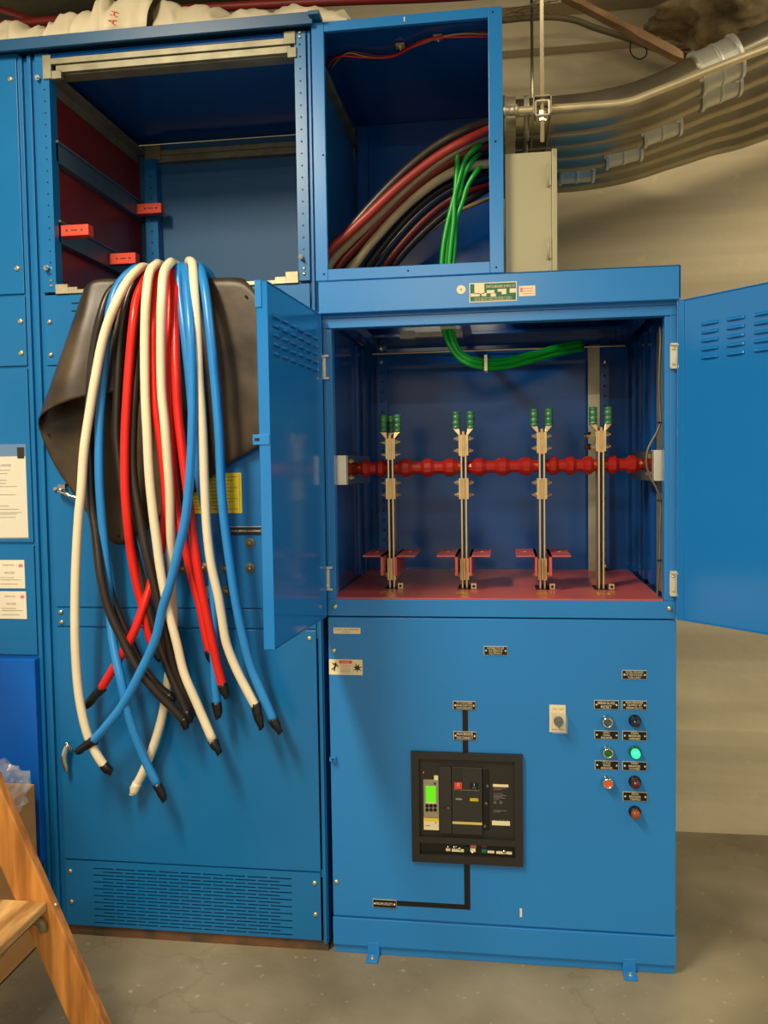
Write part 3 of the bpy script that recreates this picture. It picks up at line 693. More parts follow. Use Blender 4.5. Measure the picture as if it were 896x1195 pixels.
# ================================================================== BEIGE ENCLOSURE beside the pull box
x0, x1 = .0035, P(650, 250, .02).x; zt = P(620, 176, .02).z
E_ = thing('beige_enclosure', 'beige steel junction box standing on the hood right of the pull box', 'box', (.07, .1, 1.677))
obj('body', MB().box(x0, x1-.012, .024, .24, 1.677, zt-.003), 'beige', E_, .002)
obj('cover', MB().box(x0, x1-.012, .018, .0235, 1.679, zt-.004).box(x1-.012, x1, .016, .22, 1.677, zt+.001), 'beige', E_, .002)
for (v0, v1) in ((191, 218), (276, 303)):
    z0, z1 = P(640, v1, .016).z, P(640, v0, .016).z; xx = P(639.5, 250, .016).x
    obj('hinge', MB().cyl((xx, .015, z0), (0, 0, 1), z1-z0, .0028, 10).box(xx, xx+.007, .015, .018, z0+.003, z1-.003), 'beige', E_)

# ================================================================== HOODED DEVICES ON THE LOWER PANEL
# circuit breaker
K = thing('circuit_breaker', 'black framed drawout circuit breaker with lit green screen', 'circuit breaker', (P(545, 945).x, FB, P(545, 945).z))
YB = FB-.012
def R_(q, u0, v0, u1, v1, ya, yb, mi=0):
    # the photo's frame slopes a little: measure along the frame's own rows
    x0, x1, z0, z1 = rect(u0, v0, u1, v1, YB); q.box(x0, x1, ya, yb, z0, z1, mi)
def cx(a): return 475+a/6.4
def cyv(b): return 870+b/6.4
def cr_(q, a0, b0, a1, b1, ya, yb, mi=0):
    am = (a0+a1)/2; R_(q, cx(a0), cyv(b0), cx(a1), cyv(b1), ya, yb, mi)
x0, x1, z0, z1 = rect(cx(32), cyv(62), cx(864), cyv(888), YB); bw = x1-x0; bh = z1-z0
q = MB(); fx0, fx1 = x0+.071*bw, x1-.071*bw
q.box(x0, fx0, YB, FB, z0, z1); q.box(fx1, x1, YB, FB, z0, z1)
for fa, fb in ((0, .072), (.178, .235), (.94, 1)): q.box(fx0, fx1, YB, FB, z0+fa*bh, z0+fb*bh)
obj('bezel', q, 'charcoal', K)
q = MB(); cr_(q, 80, 100, 812, 700, FB-.003, FB-.0005); obj('face', q, 'charcoal', K)
q = MB(); cr_(q, 80, 735, 812, 832, FB-.0025, FB-.0005); obj('lower_strip', q, 'black', K)
q = MB(); cr_(q, 240, 165, 330, 660, FB-.010, FB-.003); cr_(q, 335, 165, 560, 665, FB-.0115, FB-.003)
obj('mechanism_cover', q, 'charcoal2', K, .0008)
q = MB(); cr_(q, 341, 170, 410, 320, FB-.0125, FB-.0115); obj('cover_ridge', q, 'charcoal', K); q = MB(); cr_(q, 240, 460, 325, 468, FB-.0108, FB-.010); obj('cover_ridge', q, 'charcoal', K)
q = MB(); cr_(q, 345, 332, 535, 336, FB-.0118, FB-.0114); cr_(q, 298, 464, 315, 472, FB-.0112, FB-.0105); obj('highlight_line', q, 'ink', K)
q = MB(); cr_(q, 562, 180, 612, 640, FB-.005, FB-.003); obj('charging_handle', q, 'black', K, .001)
for (a, b) in ((590, 430), (600, 300), (580, 600)): obj('handle_pivot', MB().cyl(P(cx(a), cyv(b), FB-.005), (0, -1, 0), .003, .003, 10), 'steelgrey', K)
q = MB(); cr_(q, 352, 275, 410, 325, FB-.0135, FB-.0115); pb = obj('trip_button', q, 'red', K, .0008, label='orange red push-to-open button')
q = MB(); p = P(cx(381), cyv(295), FB-.0136); text_mb(q, 'O', p.x, p.z+.001, p.y, .006, .0065); text_mb(q, 'push OFF', p.x, p.z-.0062, p.y, .011, .0022); obj('print', q, 'cream', pb)
q = MB(); cr_(q, 470, 275, 530, 325, FB-.0135, FB-.0115); pb = obj('close_button', q, 'black', K, .0008)
q = MB(); p = P(cx(500), cyv(297), FB-.0136); text_mb(q, 'I', p.x, p.z+.001, p.y, .006, .0065); text_mb(q, 'push ON', p.x, p.z-.0068, p.y, .011, .0022); obj('print', q, 'cream', pb)
q = MB(); cr_(q, 358, 392, 378, 408, FB-.0122, FB-.0115); cr_(q, 470, 396, 530, 416, FB-.0122, FB-.0115, 1); cr_(q, 338, 572, 560, 590, FB-.0122, FB-.0115, 2)
obj('indicator', q, ['greenplate', 'yellow', mat('pale_stripe', (214, 190, 92), .4)], K)
q = MB(); p = P(cx(382), cyv(400), FB-.0123); text_mb(q, 'OPEN', p.x+.002, p.z, p.y, .016, .0038); obj('print', q, 'lettering', K)
q = MB(); p = P(cx(500), cyv(406), FB-.0124); text_mb(q, 'CHARGED', p.x, p.z, p.y, .018, .0026); obj('print', q, 'inkdark', K)
q = MB(); cr_(q, 633, 575, 768, 608, FB-.0036, FB-.003); obj('rating_label', q, 'cream', K); q = MB(); cr_(q, 640, 300, 756, 320, FB-.0036, FB-.003); obj('rating_label', q, 'cream', K)
q = MB()
for b_, w_ in ((330, 90), (340, 60), (370, 70), (384, 100), (392, 60), (402, 90), (412, 40), (497, 100), (506, 50)): cr_(q, 645, b_-2, 645+w_, b_+2, FB-.0034, FB-.003)
for (a, b_) in ((645, 425), (688, 425)):
    for r in range(3): cr_(q, a, b_+r*8, a+22, b_+r*8+4, FB-.0034, FB-.003)
for a in (645, 690, 715, 745): cr_(q, a, 565, a+10, 571, FB-.0034, FB-.003)
obj('rating_print', q, 'ink', K)
q = MB(); cr_(q, 116, 205, 122, 214, FB-.0042, FB-.003); obj('led', q, mat('red_led', (230, 60, 40), .3, emit=1.0), K)
# trip unit
q = MB(); cr_(q, 121, 262, 236, 545, FB-.009, FB-.003); tu = obj('trip_unit', q, 'steelgrey', K, .001)
tu.data.materials.clear(); tu.data.materials.append(mat('grey_trip_unit', (150, 142, 118), .5))
q = MB(); cr_(q, 138, 305, 214, 425, FB-.0095, FB-.009); obj('screen', q, 'screen', tu)
q = MB(); cr_(q, 138, 426, 214, 436, FB-.0095, FB-.009); obj('screen_strip', q, 'cream', tu)
q = MB(); cr_(q, 200, 232, 230, 262, FB-.0085, FB-.003); obj('white_tab', q, 'cream', tu)
q = MB(); cr_(q, 123, 548, 236, 635, FB-.009, FB-.003); obj('lower_cover', q, 'cream', tu)
q = MB(); cr_(q, 123, 546, 236, 568, FB-.0096, FB-.009); obj('yellow_strip', q, 'yellow', tu)
for r in range(2):
    for c in range(3):
        q = MB(); p = P(cx(149+c*30), cyv(450+r*30), FB-.009); q.cyl(p, (0, -1, 0), .0014, .0044, 14); obj('key', q, 'black', tu)
q = MB(); cr_(q, 200, 278, 214, 296, FB-.0096, FB-.009); cr_(q, 208, 578, 218, 584, FB-.0096, FB-.009); cr_(q, 135, 600, 170, 603, FB-.0096, FB-.009); obj('print', q, 'inkdark', tu)
# lower strip controls
for (a0, a1, b0, b1) in ((288, 320, 780, 800), (332, 422, 785, 806), (600, 650, 798, 816), (665, 782, 804, 824), (470, 510, 780, 806)):
    q = MB(); cr_(q, a0, b0, a1, b1, FB-.0032, FB-.0025); obj('strip_label', q, 'cream', K)
q = MB(); p = P(cx(445), cyv(770), FB-.003); q.cyl(p, (0, -1, 0), .004, .0072, 18, bev=.001); obj('racking_socket', q, 'hole', K)
for (a, b, r) in ((352, 758, .0035), (365, 750, .003), (390, 768, .0035), (488, 796, .0035), (725, 790, .0042), (305, 758, .003)): obj('key_lock', MB().lathe(P(cx(a), cyv(b), FB-.0025), (0, -1, 0), [(0, r), (.003, r), (.003, r*.5), (.006, r*.5)], 12), 'chrome', K)
for (bx_, mm_) in (((470, 748, 515, 775), mat('salmon', (206, 120, 96), .5)), ((555, 752, 592, 772), 'gpo_dark'), ((555, 785, 592, 812), 'greenplate')):
    q = MB(); cr_(q, *bx_, FB-.004, FB-.0025); obj('position_flag', q, mm_, K)

# push buttons and pilot lamps
def pushbutton(u, v, m, lab):
    p = P(u, v, FB); t = thing('push_button', lab, 'push button', p, 'chrome push buttons')
    obj('ring', MB().lathe(p, (0, -1, 0), [(0, .0150), (.003, .0150), (.006, .0135), (.016, .0128), (.020, .0118), (.020, .0088), (.012, .0086)], 28), 'chrome', t)
    obj('actuator', MB().lathe(p, (0, -1, 0), [(.0, .0084), (.018, .0084), (.019, .007)], 24), m, t)
pushbutton(708, 841, mat('slate_button', (70, 84, 92), .4), 'chrome-ringed push button with dark blue centre, top of the left column')
pushbutton(708.5, 876.5, mat('green_button', (22, 104, 30), .4), 'chrome-ringed push button with green centre')
pushbutton(708.5, 911.5, mat('orange_button', (240, 88, 44), .4), 'chrome-ringed push button with orange-red centre, lowest of its column')
def lamp(u, v, m, lab, ring='black'):
    p = P(u, v, FB); t = thing('pilot_lamp', lab, 'pilot lamp', p, 'round pilot lamps')
    obj('collar', MB().lathe(p, (0, -1, 0), [(0, .0145), (.004, .0145), (.006, .0128), (.012, .0125), (.012, .011)], 28), ring, t)
    obj('lens', MB().lathe(p, (0, -1, 0), [(.0, .0108), (.020, .0108), (.0245, .0095), (.0275, .0062), (.0285, .002)], 24), m, t)
lamp(740.5, 841, lens_mat('dark_blue_lens', (18, 20, 52)), 'unlit dark blue pilot lamp, topmost of the lamp column')
lamp(740.5, 877, lens_mat('lit_green_lens', (40, 220, 140), emit=1.4), 'glowing green pilot lamp', mat('green_collar', (10, 96, 66), .3))
lamp(740.5, 912, lens_mat('red_lens', (84, 12, 8)), 'unlit dark red pilot lamp')
lamp(740.5, 947, lens_mat('amber_lens', (150, 72, 10)), 'amber pilot lamp at the bottom of the lamp column')
# selector switch under clear guard
x0, x1, z0, z1 = rect(641, 822.5, 660, 854.5, FB)
t = thing('selector_switch', 'black selector knob on cream plate under clear plastic guard', 'switch', ((x0+x1)/2, FB, z0))
obj('plate', MB().box(x0, x1, FB-.002, FB, z0, z1), 'cream', t, .0008)
q = MB(); text_mb(q, 'ON', x0+.012, z1-.010, FB-.002, .012, .005); text_mb(q, 'OFF', x1-.010, z1-.010, FB-.002, .012, .005); q.box(x0+.005, x1-.005, FB-.0022, FB-.002, z0+.006, z0+.0085); obj('print', q, 'tan', t)
p = P(651.5, 841, FB)
obj('knob', MB().lathe(p, (0, -1, 0), [(0, .0115), (.010, .0115), (.012, .010), (.022, .0092), (.0245, .007)], 24).box(p.x-.0024, p.x+.0024, FB-.030, FB-.02, p.z-.0085, p.z+.0085), 'black', t, label='black turn knob')
g = MB(); gx0, gx1, gz0, gz1 = p.x-.017, p.x+.019, p.z-.021, p.z+.021; yy = FB-.034
for a in ((gx0, gx0+.0015, yy, FB, gz0, gz1), (gx1-.0015, gx1, yy, FB, gz0, gz1), (gx0, gx1, yy, FB, gz0, gz0+.0015), (gx0, gx1, yy, FB, gz1-.0015, gz1), (gx0, gx1, yy, yy+.0015, gz0, gz1)): g.box(*a)
obj('guard', g, 'clear', t, label='clear plastic guard box')

# ================================================================== BUSBARS, LUGS, INSULATORS
BY = RY
bus_u = (458, 542, 632, 700)
names = ('leftmost', 'second from left', 'third from left', 'rightmost')
busx = [P(u, 600, BY).x for u in bus_u]
def zz(v, y=BY, u=545): return P(u, v, y).z
for i, X in enumerate(busx):
    u = bus_u[i]; dv = (-2, 0, -4, -6)[i] if False else 0
    Z = lambda v, y=BY: P(u, v, y).z
    T = thing('busbar', names[i]+' upright pair of tinned bars with green-banded lugs'+('' if i < 3 else ', without red angle brackets'), 'busbar', (X, BY, .9), 'upright busbars with lugs')
    tv = (0, -4, -7, -9)[i]
    ztopbar = Z(512+tv)
    for s in (-1, 1):
        obj('bar', MB().box(X+s*.0055-.0019, X+s*.0055+.0019, BY-.03, BY+.03, .86, ztopbar), 'bar', T)
    obj('spacer_block', MB().box(X-.0034, X+.0034, BY-.034, BY+.03, Z(537+tv), Z(508+tv)), 'copper', T, .0005)
    lugs = [(-1, BY-.018), (1, BY-.018)]
    for (s, ly) in lugs+([(-1, BY+.02)] if i == 0 else []):
        L = MB(); xl_ = X+s*.0102; xb_ = X+s*.0188; back = ly > BY
        if back: xb_ = X+s*.003
        zt0, zt1 = Z(536+tv), Z(512+tv)
        L.box(xl_-.0026, xl_+.0026, ly-.012, ly+.012, zt0, zt1)
        zb0 = Z(504.5+tv); r = .0104
        vs = [(xl_-.0026, ly-.012, zt1), (xl_+.0026, ly-.012, zt1), (xl_+.0026, ly+.012, zt1), (xl_-.0026, ly+.012, zt1), (xb_-r*.8, ly-r*.8, zb0), (xb_+r*.8, ly-r*.8, zb0), (xb_+r*.8, ly+r*.8, zb0), (xb_-r*.8, ly+r*.8, zb0)]
        L.add(vs, [(0, 1, 2, 3), (7, 6, 5, 4), (0, 4, 5, 1), (1, 5, 6, 2), (2, 6, 7, 3), (3, 7, 4, 0)])
        lo = obj('lug', L, 'bar', T, .0008)
        H = Z(484+tv)-zb0
        L = MB().lathe((xb_, ly, zb0-.001), (0, 0, 1), [(0, r*.9), (.002, r)]+[(H*f, r*g_) for f, g_ in ((.1, 1), (.12, .93), (.2, .93), (.22, 1), (.4, 1), (.42, .93), (.5, .93), (.52, 1), (.7, 1), (.72, .94), (.8, .94), (.82, 1), (1, 1))]+[(H, r*.72), (H*.8, r*.7)], 20)
        for q_ in range(len(L.m)):
            ring = q_//20
            L.m[q_] = 1 if ring in (2, 3, 6, 7, 10, 11, 12) else 0
        obj('barrel', L, ['lugg', 'lugs'], lo, label='green banded crimp barrel')
    rows = [516+tv, 530+tv]+([563, 577] if i < 3 else [])
    for v in rows:
        for s in (-1, 1):
            obj('bolt', MB().lathe((X+s*.0128, BY-.018, Z(v)), (s, 0, 0), [(-.004, .0072), (.0015, .0072), (.0015, .006), (.0065, .006), (.0065, .0032), (.0125, .003)], 6, 0, False), 'bolt', T)
    if i < 3:
        for (xa_, xb2) in ((-.0128, -.0074), (-.0034, .0034), (.0074, .0128)):
            obj('splice_plate', MB().box(X+xa_, X+xb2, BY-.034, BY+.03, Z(582), Z(558)), 'copper' if xa_ == -.0034 else 'bar', T, .0005)
            obj('clamp_plate', MB().box(X+xa_*.9, X+xb2*.9, BY-.036, BY+.03, Z(675), Z(650)), 'copper' if xa_ == -.0034 else 'bar', T, .0005)
        zf = Z(650, BY-.09)
        for s in (-1, 1):
            a = MB(); th = .0035
            xa_, xb2 = X+s*.0150, X+s*.068
            a.box(min(xa_, xb2), max(xa_, xb2), BY-.09, BY+.09, zf, zf+th)
            a.box(min(xa_, xa_+s*.006), max(xa_, xa_+s*.006), BY-.09, BY+.09, zf-.048, zf+th)
            a.cyl((X+s*.045, BY+.01, zf+th), (0, 0, 1), .0006, .0045, 10, 1)
            obj('angle_bracket', a, ['gpo', 'lettering'], T, label='pinkish red insulating angle')
            obj('clamp_bolt', MB().lathe((X+s*.012, BY-.045, Z(668)), (s, 0, 0), [(0, .0062), (.005, .0062), (.005, .003), (.012, .0028)], 6, 0, False), 'bolt', T)
    else:
        for v in (507, 521):
            obj('side_bolt', MB().lathe((X-.02, BY+.03, Z(v)), (-1, 0, 0), [(0, .009), (.010, .009), (.010, .005), (.018, .005)], 6, 0, False), 'chrome', T)
    # slot in the shelf and end nut plate, letters
    s_ = obj('shelf_slot', MB().box(X-.018, X+.019, BY-.045, BY+.04, .9056, .9062), 'hole', B)
    npq = thing('clip_nut', names[i]+' small square clip nut at a busbar foot', 'clip nut', (X+.024, BY-.03, .906), 'clip nuts at the busbar feet')
    obj('plate', MB().box(X+.017, X+.031, BY-.045, BY-.035, .9065, .921), 'bar', npq, .0006)
    obj('nut', MB().cyl((X+.024, BY-.045, .9135), (0, -1, 0), .002, .004, 6), 'hole', npq)
    q = MB(); s = ('A', 'B', 'C', 'N')[i]
    if True:
        body = 'Ø'+s if i < 3 else 'N'
        text_mb(q, body, 0, 0, 0, .030, .036)
        q.v = [Vector((X-.004+v.x, .085+v.z, .9064)) for v in q.v]
    obj('shelf_lettering', q, 'yellow', B)

# insulators strung between the bars
ends = [-.391]+busx+[.346]
seg_labels = ('red ribbed insulator between left bracket and leftmost busbar', 'red ribbed insulator between first and second busbars', 'red ribbed insulator between second and third busbars', 'red ribbed insulator between third and fourth busbars', 'red ribbed insulator between rightmost busbar and right bracket')
for k in range(5):
    a, b = ends[k], ends[k+1]
    if k > 0: a += .0080
    if k < 4: b -= .0080
    n = (2, 3, 3, 2 if False else 3, 2)[k]; L = b-a; prof = [(0, .0145)]
    for j in range(n):
        c = (j+.5)/n
        for f, r in ((-.32, .0165), (-.13, .0240), (.13, .0240), (.32, .0165)): prof.append((L*(c+f/n), r))
    prof.append((L, .0145))
    o = obj('standoff_insulator', MB().lathe((a, RY, rodz), (1, 0, 0), prof, 12, smooth=False), 'insul', None, .0008, org=(a, RY, rodz))
    tag(o, seg_labels[k], 'insulator', 'red ribbed insulators')
    obj('end_cap', MB().cyl((a-.0005, RY, rodz), (1, 0, 0), .003, .010, 14).cyl((b-.0025, RY, rodz), (1, 0, 0), .003, .010, 14), 'bar', o)

# grey wire at the right jamb
px = [(770, 381), (770.5, 398), (769.5, 425), (769, 450), (770, 480), (770.5, 493), (766, 505), (756, 524), (754, 540), (758, 555), (766, 570), (770.5, 584), (770, 620), (769.5, 654), (768, 680), (766, 700)]
o = obj('jamb_wire', MB().tube([P(u, v, .04) for u, v in px], .0028, 8), 'steelgrey'); tag(o, 'thin grey wire running down inside the right jamb of the busbar compartment', 'wire')
for v in (493, 584, 654):
    p = P(770, v, .04); obj('cable_tie', MB().box(p.x-.006, p.x+.008, .034, .046, p.z-.0016, p.z+.0016), 'black', o)

# ================================================================== GREEN GROUND WIRES
gl = ('leftmost', 'second', 'third', 'rightmost')
for k in range(4):
    du = (-6.5, -2.2, 2.2, 6.5)[k]; yy = .12+.008*(k % 2)
    up = [[(571, 168), (556, 172), (543, 186), (537, 205)], [(571, 176), (552, 186), (541, 205), (536, 225)], [(534, 180), (533, 196), (532, 215), (530, 235)], [(571, 190), (556, 200), (546, 216), (539, 238)]][k]
    order = up+[(528+du*.7, 255), (524+du, 285), (521.5+du, 315)]
    pts = [P(u, v, yy+(.10 if j == 0 and k != 2 else 0)) for j, (u, v) in enumerate(order)]
    if k != 2: pts = [Vector((-.012, pts[0].y+.05, P(585, order[0][1]-6, .2).z))]+pts
    lower = [(521, 352), (523, 385), (527, 400), (535, 413), (547, 421), (567, 425), (590, 424), (620, 417), (650, 409), (680, 403)]
    for j, (u, v) in enumerate(lower):
        w_ = (-4.5, -1.5, 1.5, 4.5)[k]
        f = min(1, max(0, (j-1)/4))
        nx, nz = (1-f), f
        dep = .12+.25*max(0, (j-4)/5)
        pts.append(P(u+w_*1.1*nx, v-w_*nz, dep+.007*(k % 2)))
    o = obj('green_wire', MB().tube(pts, .0062, 10, sub=5), 'green')
    tag(o, ('green wire fanning to the upper right, topmost strand of the bundle', 'green wire, second strand from the left in the hanging bundle', 'green wire whose cut end stands free at the top of the bundle', 'green wire on the right side of the hanging bundle, lowest branch')[k], 'wire', 'green ground wires')
p = P(567, 425, .17); o = obj('cable_tie', MB().box(p.x-.004, p.x+.004, .142, .185, p.z-.020, p.z+.021), 'wcable', None, .001, org=p); tag(o, 'pale cable tie around the green bundle sagging inside the compartment', 'cable tie', 'cable ties')
p = P(523, 383, .12); o = obj('cable_tie', MB().box(p.x-.019, p.x+.019, .104, .142, p.z-.003, p.z+.003), 'wcable', None, .001, org=p); tag(o, 'pale cable tie at the compartment ceiling around the green bundle', 'cable tie', 'cable ties')

# ================================================================== BIG CABLES inside the pull box
def c2(pts): return [(340+a/3.2, b/3.2) for a, b in pts]
big = [
 ('kcable', .085, [(742, 455), (640, 490), (540, 545), (450, 615), (370, 690), (290, 775), (215, 860), (130, 950)], 'black cable along the top edge of the pull box bundle'),
 ('rcable', .075, [(742, 484), (650, 525), (560, 575), (470, 640), (380, 715), (290, 800), (210, 875), (125, 960)], 'long bright red cable arching across the pull box'),
 ('wcable', .12, [(742, 505), (640, 548), (540, 610), (450, 680), (370, 755), (290, 835), (215, 905), (135, 1000)], 'white cable just beneath the upper red cable'),
 ('maroon', .13, [(742, 540), (660, 565), (580, 610), (500, 665), (410, 745), (330, 825), (250, 910), (160, 1020)], 'second darker red cable of the pull box bundle'),
 ('kcable', .15, [(742, 560), (660, 590), (580, 635), (500, 695), (420, 770), (340, 850), (270, 930), (190, 1030)], 'black cable above the long white cable in the pull box'),
 ('navy', .17, [(742, 585), (650, 615), (560, 665), (470, 735), (390, 812), (320, 890), (250, 975), (210, 1030)], 'dark blue cable in the middle of the pull box bundle'),
 ('wcable', .135, [(742, 610), (650, 625), (570, 660), (490, 715), (410, 785), (340, 860), (280, 930), (215, 1020)], 'long white cable through the middle of the pull box bundle'),
 ('kcable', .2, [(742, 640), (650, 665), (560, 705), (480, 765), (410, 835), (350, 905), (290, 985), (260, 1030)], 'black cable just below the long white pull box cable'),
 ('navy', .24, [(742, 665), (650, 690), (570, 730), (490, 790), (420, 860), (360, 930), (310, 1000), (290, 1030)], 'dark blue cable low in the pull box bundle'),
 ('maroon', .3, [(742, 690), (660, 715), (580, 755), (510, 810), (440, 880), (380, 950), (340, 1000), (320, 1030)], 'dark red cable near the bottom of the pull box bundle'),
 ('kcable', .36, [(742, 700), (680, 735), (600, 780), (530, 835), (465, 895), (410, 955), (360, 1020), (340, 1040)], 'lowest black cable of the pull box bundle'),
 ('tan', .44, [(742, 740), (690, 760), (630, 785), (560, 830), (490, 885), (430, 935), (370, 1000), (330, 1040)], 'tan cable hanging below the pull box bundle'),
]
for i, (m, y, px, lab) in enumerate(big):
    n = len(px); pts = []
    for j, (u, v) in enumerate(c2(px)):
        yy = y+(.03 if j == 0 else 0); pts.append(P(u, v, yy))
    st = Vector((-.012, y+.05, pts[0].z+.012)); last = pts[-1]
    tz = 1.635+.004*(i % 3)
    tail = [Vector((x_, .06+.03*(i % 5), tz-.02*k_)) for k_, x_ in enumerate((-.40, -.47)) if x_ < last.x-.03]+[Vector((-.53, .08+.03*(i % 5), 1.50)), Vector((-.545, .08+.03*(i % 5), 1.33))]
    pts = [st]+pts+tail
    # stay inside the steelwork: behind the frame
    pts = [Vector((p.x, max(p.y, .035), p.z)) for p in pts]
    o = obj('power_cable', MB().tube(pts, .0112 if m != 'tan' else .006, 12, sub=5), {'rcable': 'rshaded', 'wcable': 'wshaded'}.get(m, m))
    tag(o, lab, 'cable', 'power cables inside the pull box')

# ================================================================== RUBBER BLANKET over the sill
def lerp(a, b, t): return a+(b-a)*t
cols = []   # (u_top, v_top, y_top, u_bot, v_bot, y_bot)
front = [(168, 326, -.030, 168, 452, -.045), (150, 326, -.030, 150, 456, -.050), (138, 326, -.032, 132, 458, -.058), (128, 325, -.034, 115, 460, -.070), (120, 325, -.035, 98, 463, -.085), (114, 325, -.036, 82, 467, -.098), (109, 326, -.037, 68, 472, -.104), (105, 328, -.037, 56, 478, -.098)]
fold = [(102, 330, -.034, 48, 484, -.080), (100, 333, -.028, 44.5, 490, -.055), (99, 336, -.021, 45, 499, -.034), (101, 334, -.016, 50, 514, -.022)]
backc = [(106, 331, -.014, 60, 537, -.016), (114, 328, -.013, 71, 554, -.014), (126, 326, -.013, 88, 579, -.013), (140, 326, -.013, 108, 606, -.013), (152, 326, -.013, 124, 627, -.013), (162, 325, -.013, 138, 640, -.013), (176, 325, -.013, 155, 628, -.014), (192, 325, -.013, 190, 600, -.014), (210, 325, -.013, 222, 580, -.015), (225, 325, -.014, 243, 560, -.016), (243, 325.5, -.016, 263, 542, -.018), (262, 325, -.018, 282, 533, -.022), (282, 325, -.018, 304.5, 519, -.026), (292, 336, -.018, 305.5, 517, -.027), (302, 347, -.018, 306, 515, -.028)]
allc = front+fold+backc
NRW = 22; vs = []; fs = []
ncol = len(allc)
for ci, (ut, vt, yt, ub, vb, yb) in enumerate(allc):
    top = P(ut, vt, yt)
    # two rows that go back over the sill into the cabinet
    over = []
    if ci < ncol-2:
        over = [Vector((top.x+.005, .16, 1.60)), Vector((top.x+.004, .10, 1.675)), Vector((top.x+.002, .045, max(1.700, top.z+.004))), Vector((top.x, .010, max(1.703, top.z+.006)))]
    else:
        over = [Vector((top.x, -.012, top.z+.001*(4-k))) for k in range(4)]
    colv = list(over)
    for r in range(NRW+1):
        t_ = r/NRW; e = t_**1.15
        u = lerp(ut, ub, t_); v = lerp(vt, vb, t_); y = lerp(yt, yb, e)
        if ci < 8: y += -.010*math.sin(t_*PI)*(ci/8)            # front layer bellies out
        nz = noise.noise(Vector((ci*.35, t_*3.2, 1.7)))
        y += .005*nz if y < -.03 else .0015*nz
        if ci >= 18: y += -.006*max(0, math.sin((ci-18)*.9+t_*2.0))*t_
        y = min(y, -.0085)
        colv.append(P(u, v, y))
    vs += colv
H_ = NRW+5
for c in range(ncol-1):
    for r in range(H_-1):
        fs.append((c*H_+r, (c+1)*H_+r, (c+1)*H_+r+1, c*H_+r+1))
rbk = thing('rubber_blanket', 'large black rubber blanket draped over the open compartment sill, corner curled', 'blanket', (-.8, -.02, 1.70))
o = obj('sheet', MB().add(vs, fs, 0, True), 'rubber', rbk)
sb = o.modifiers.new('sub', 'SUBSURF'); sb.levels = 1; sb.render_levels = 1
sm = o.modifiers.new('solid', 'SOLIDIFY'); sm.thickness = .0035; sm.offset = 0
q = MB()
for (u, v, y) in ((287, 346, -.024), (138.5, 626, -.0165), (56.5, 507, -.028), (301, 513, -.031)): q.cyl(P(u, v, y), (0, -1, 0), .0012, .0035, 12)
obj('eyelet', q, 'hole', rbk)

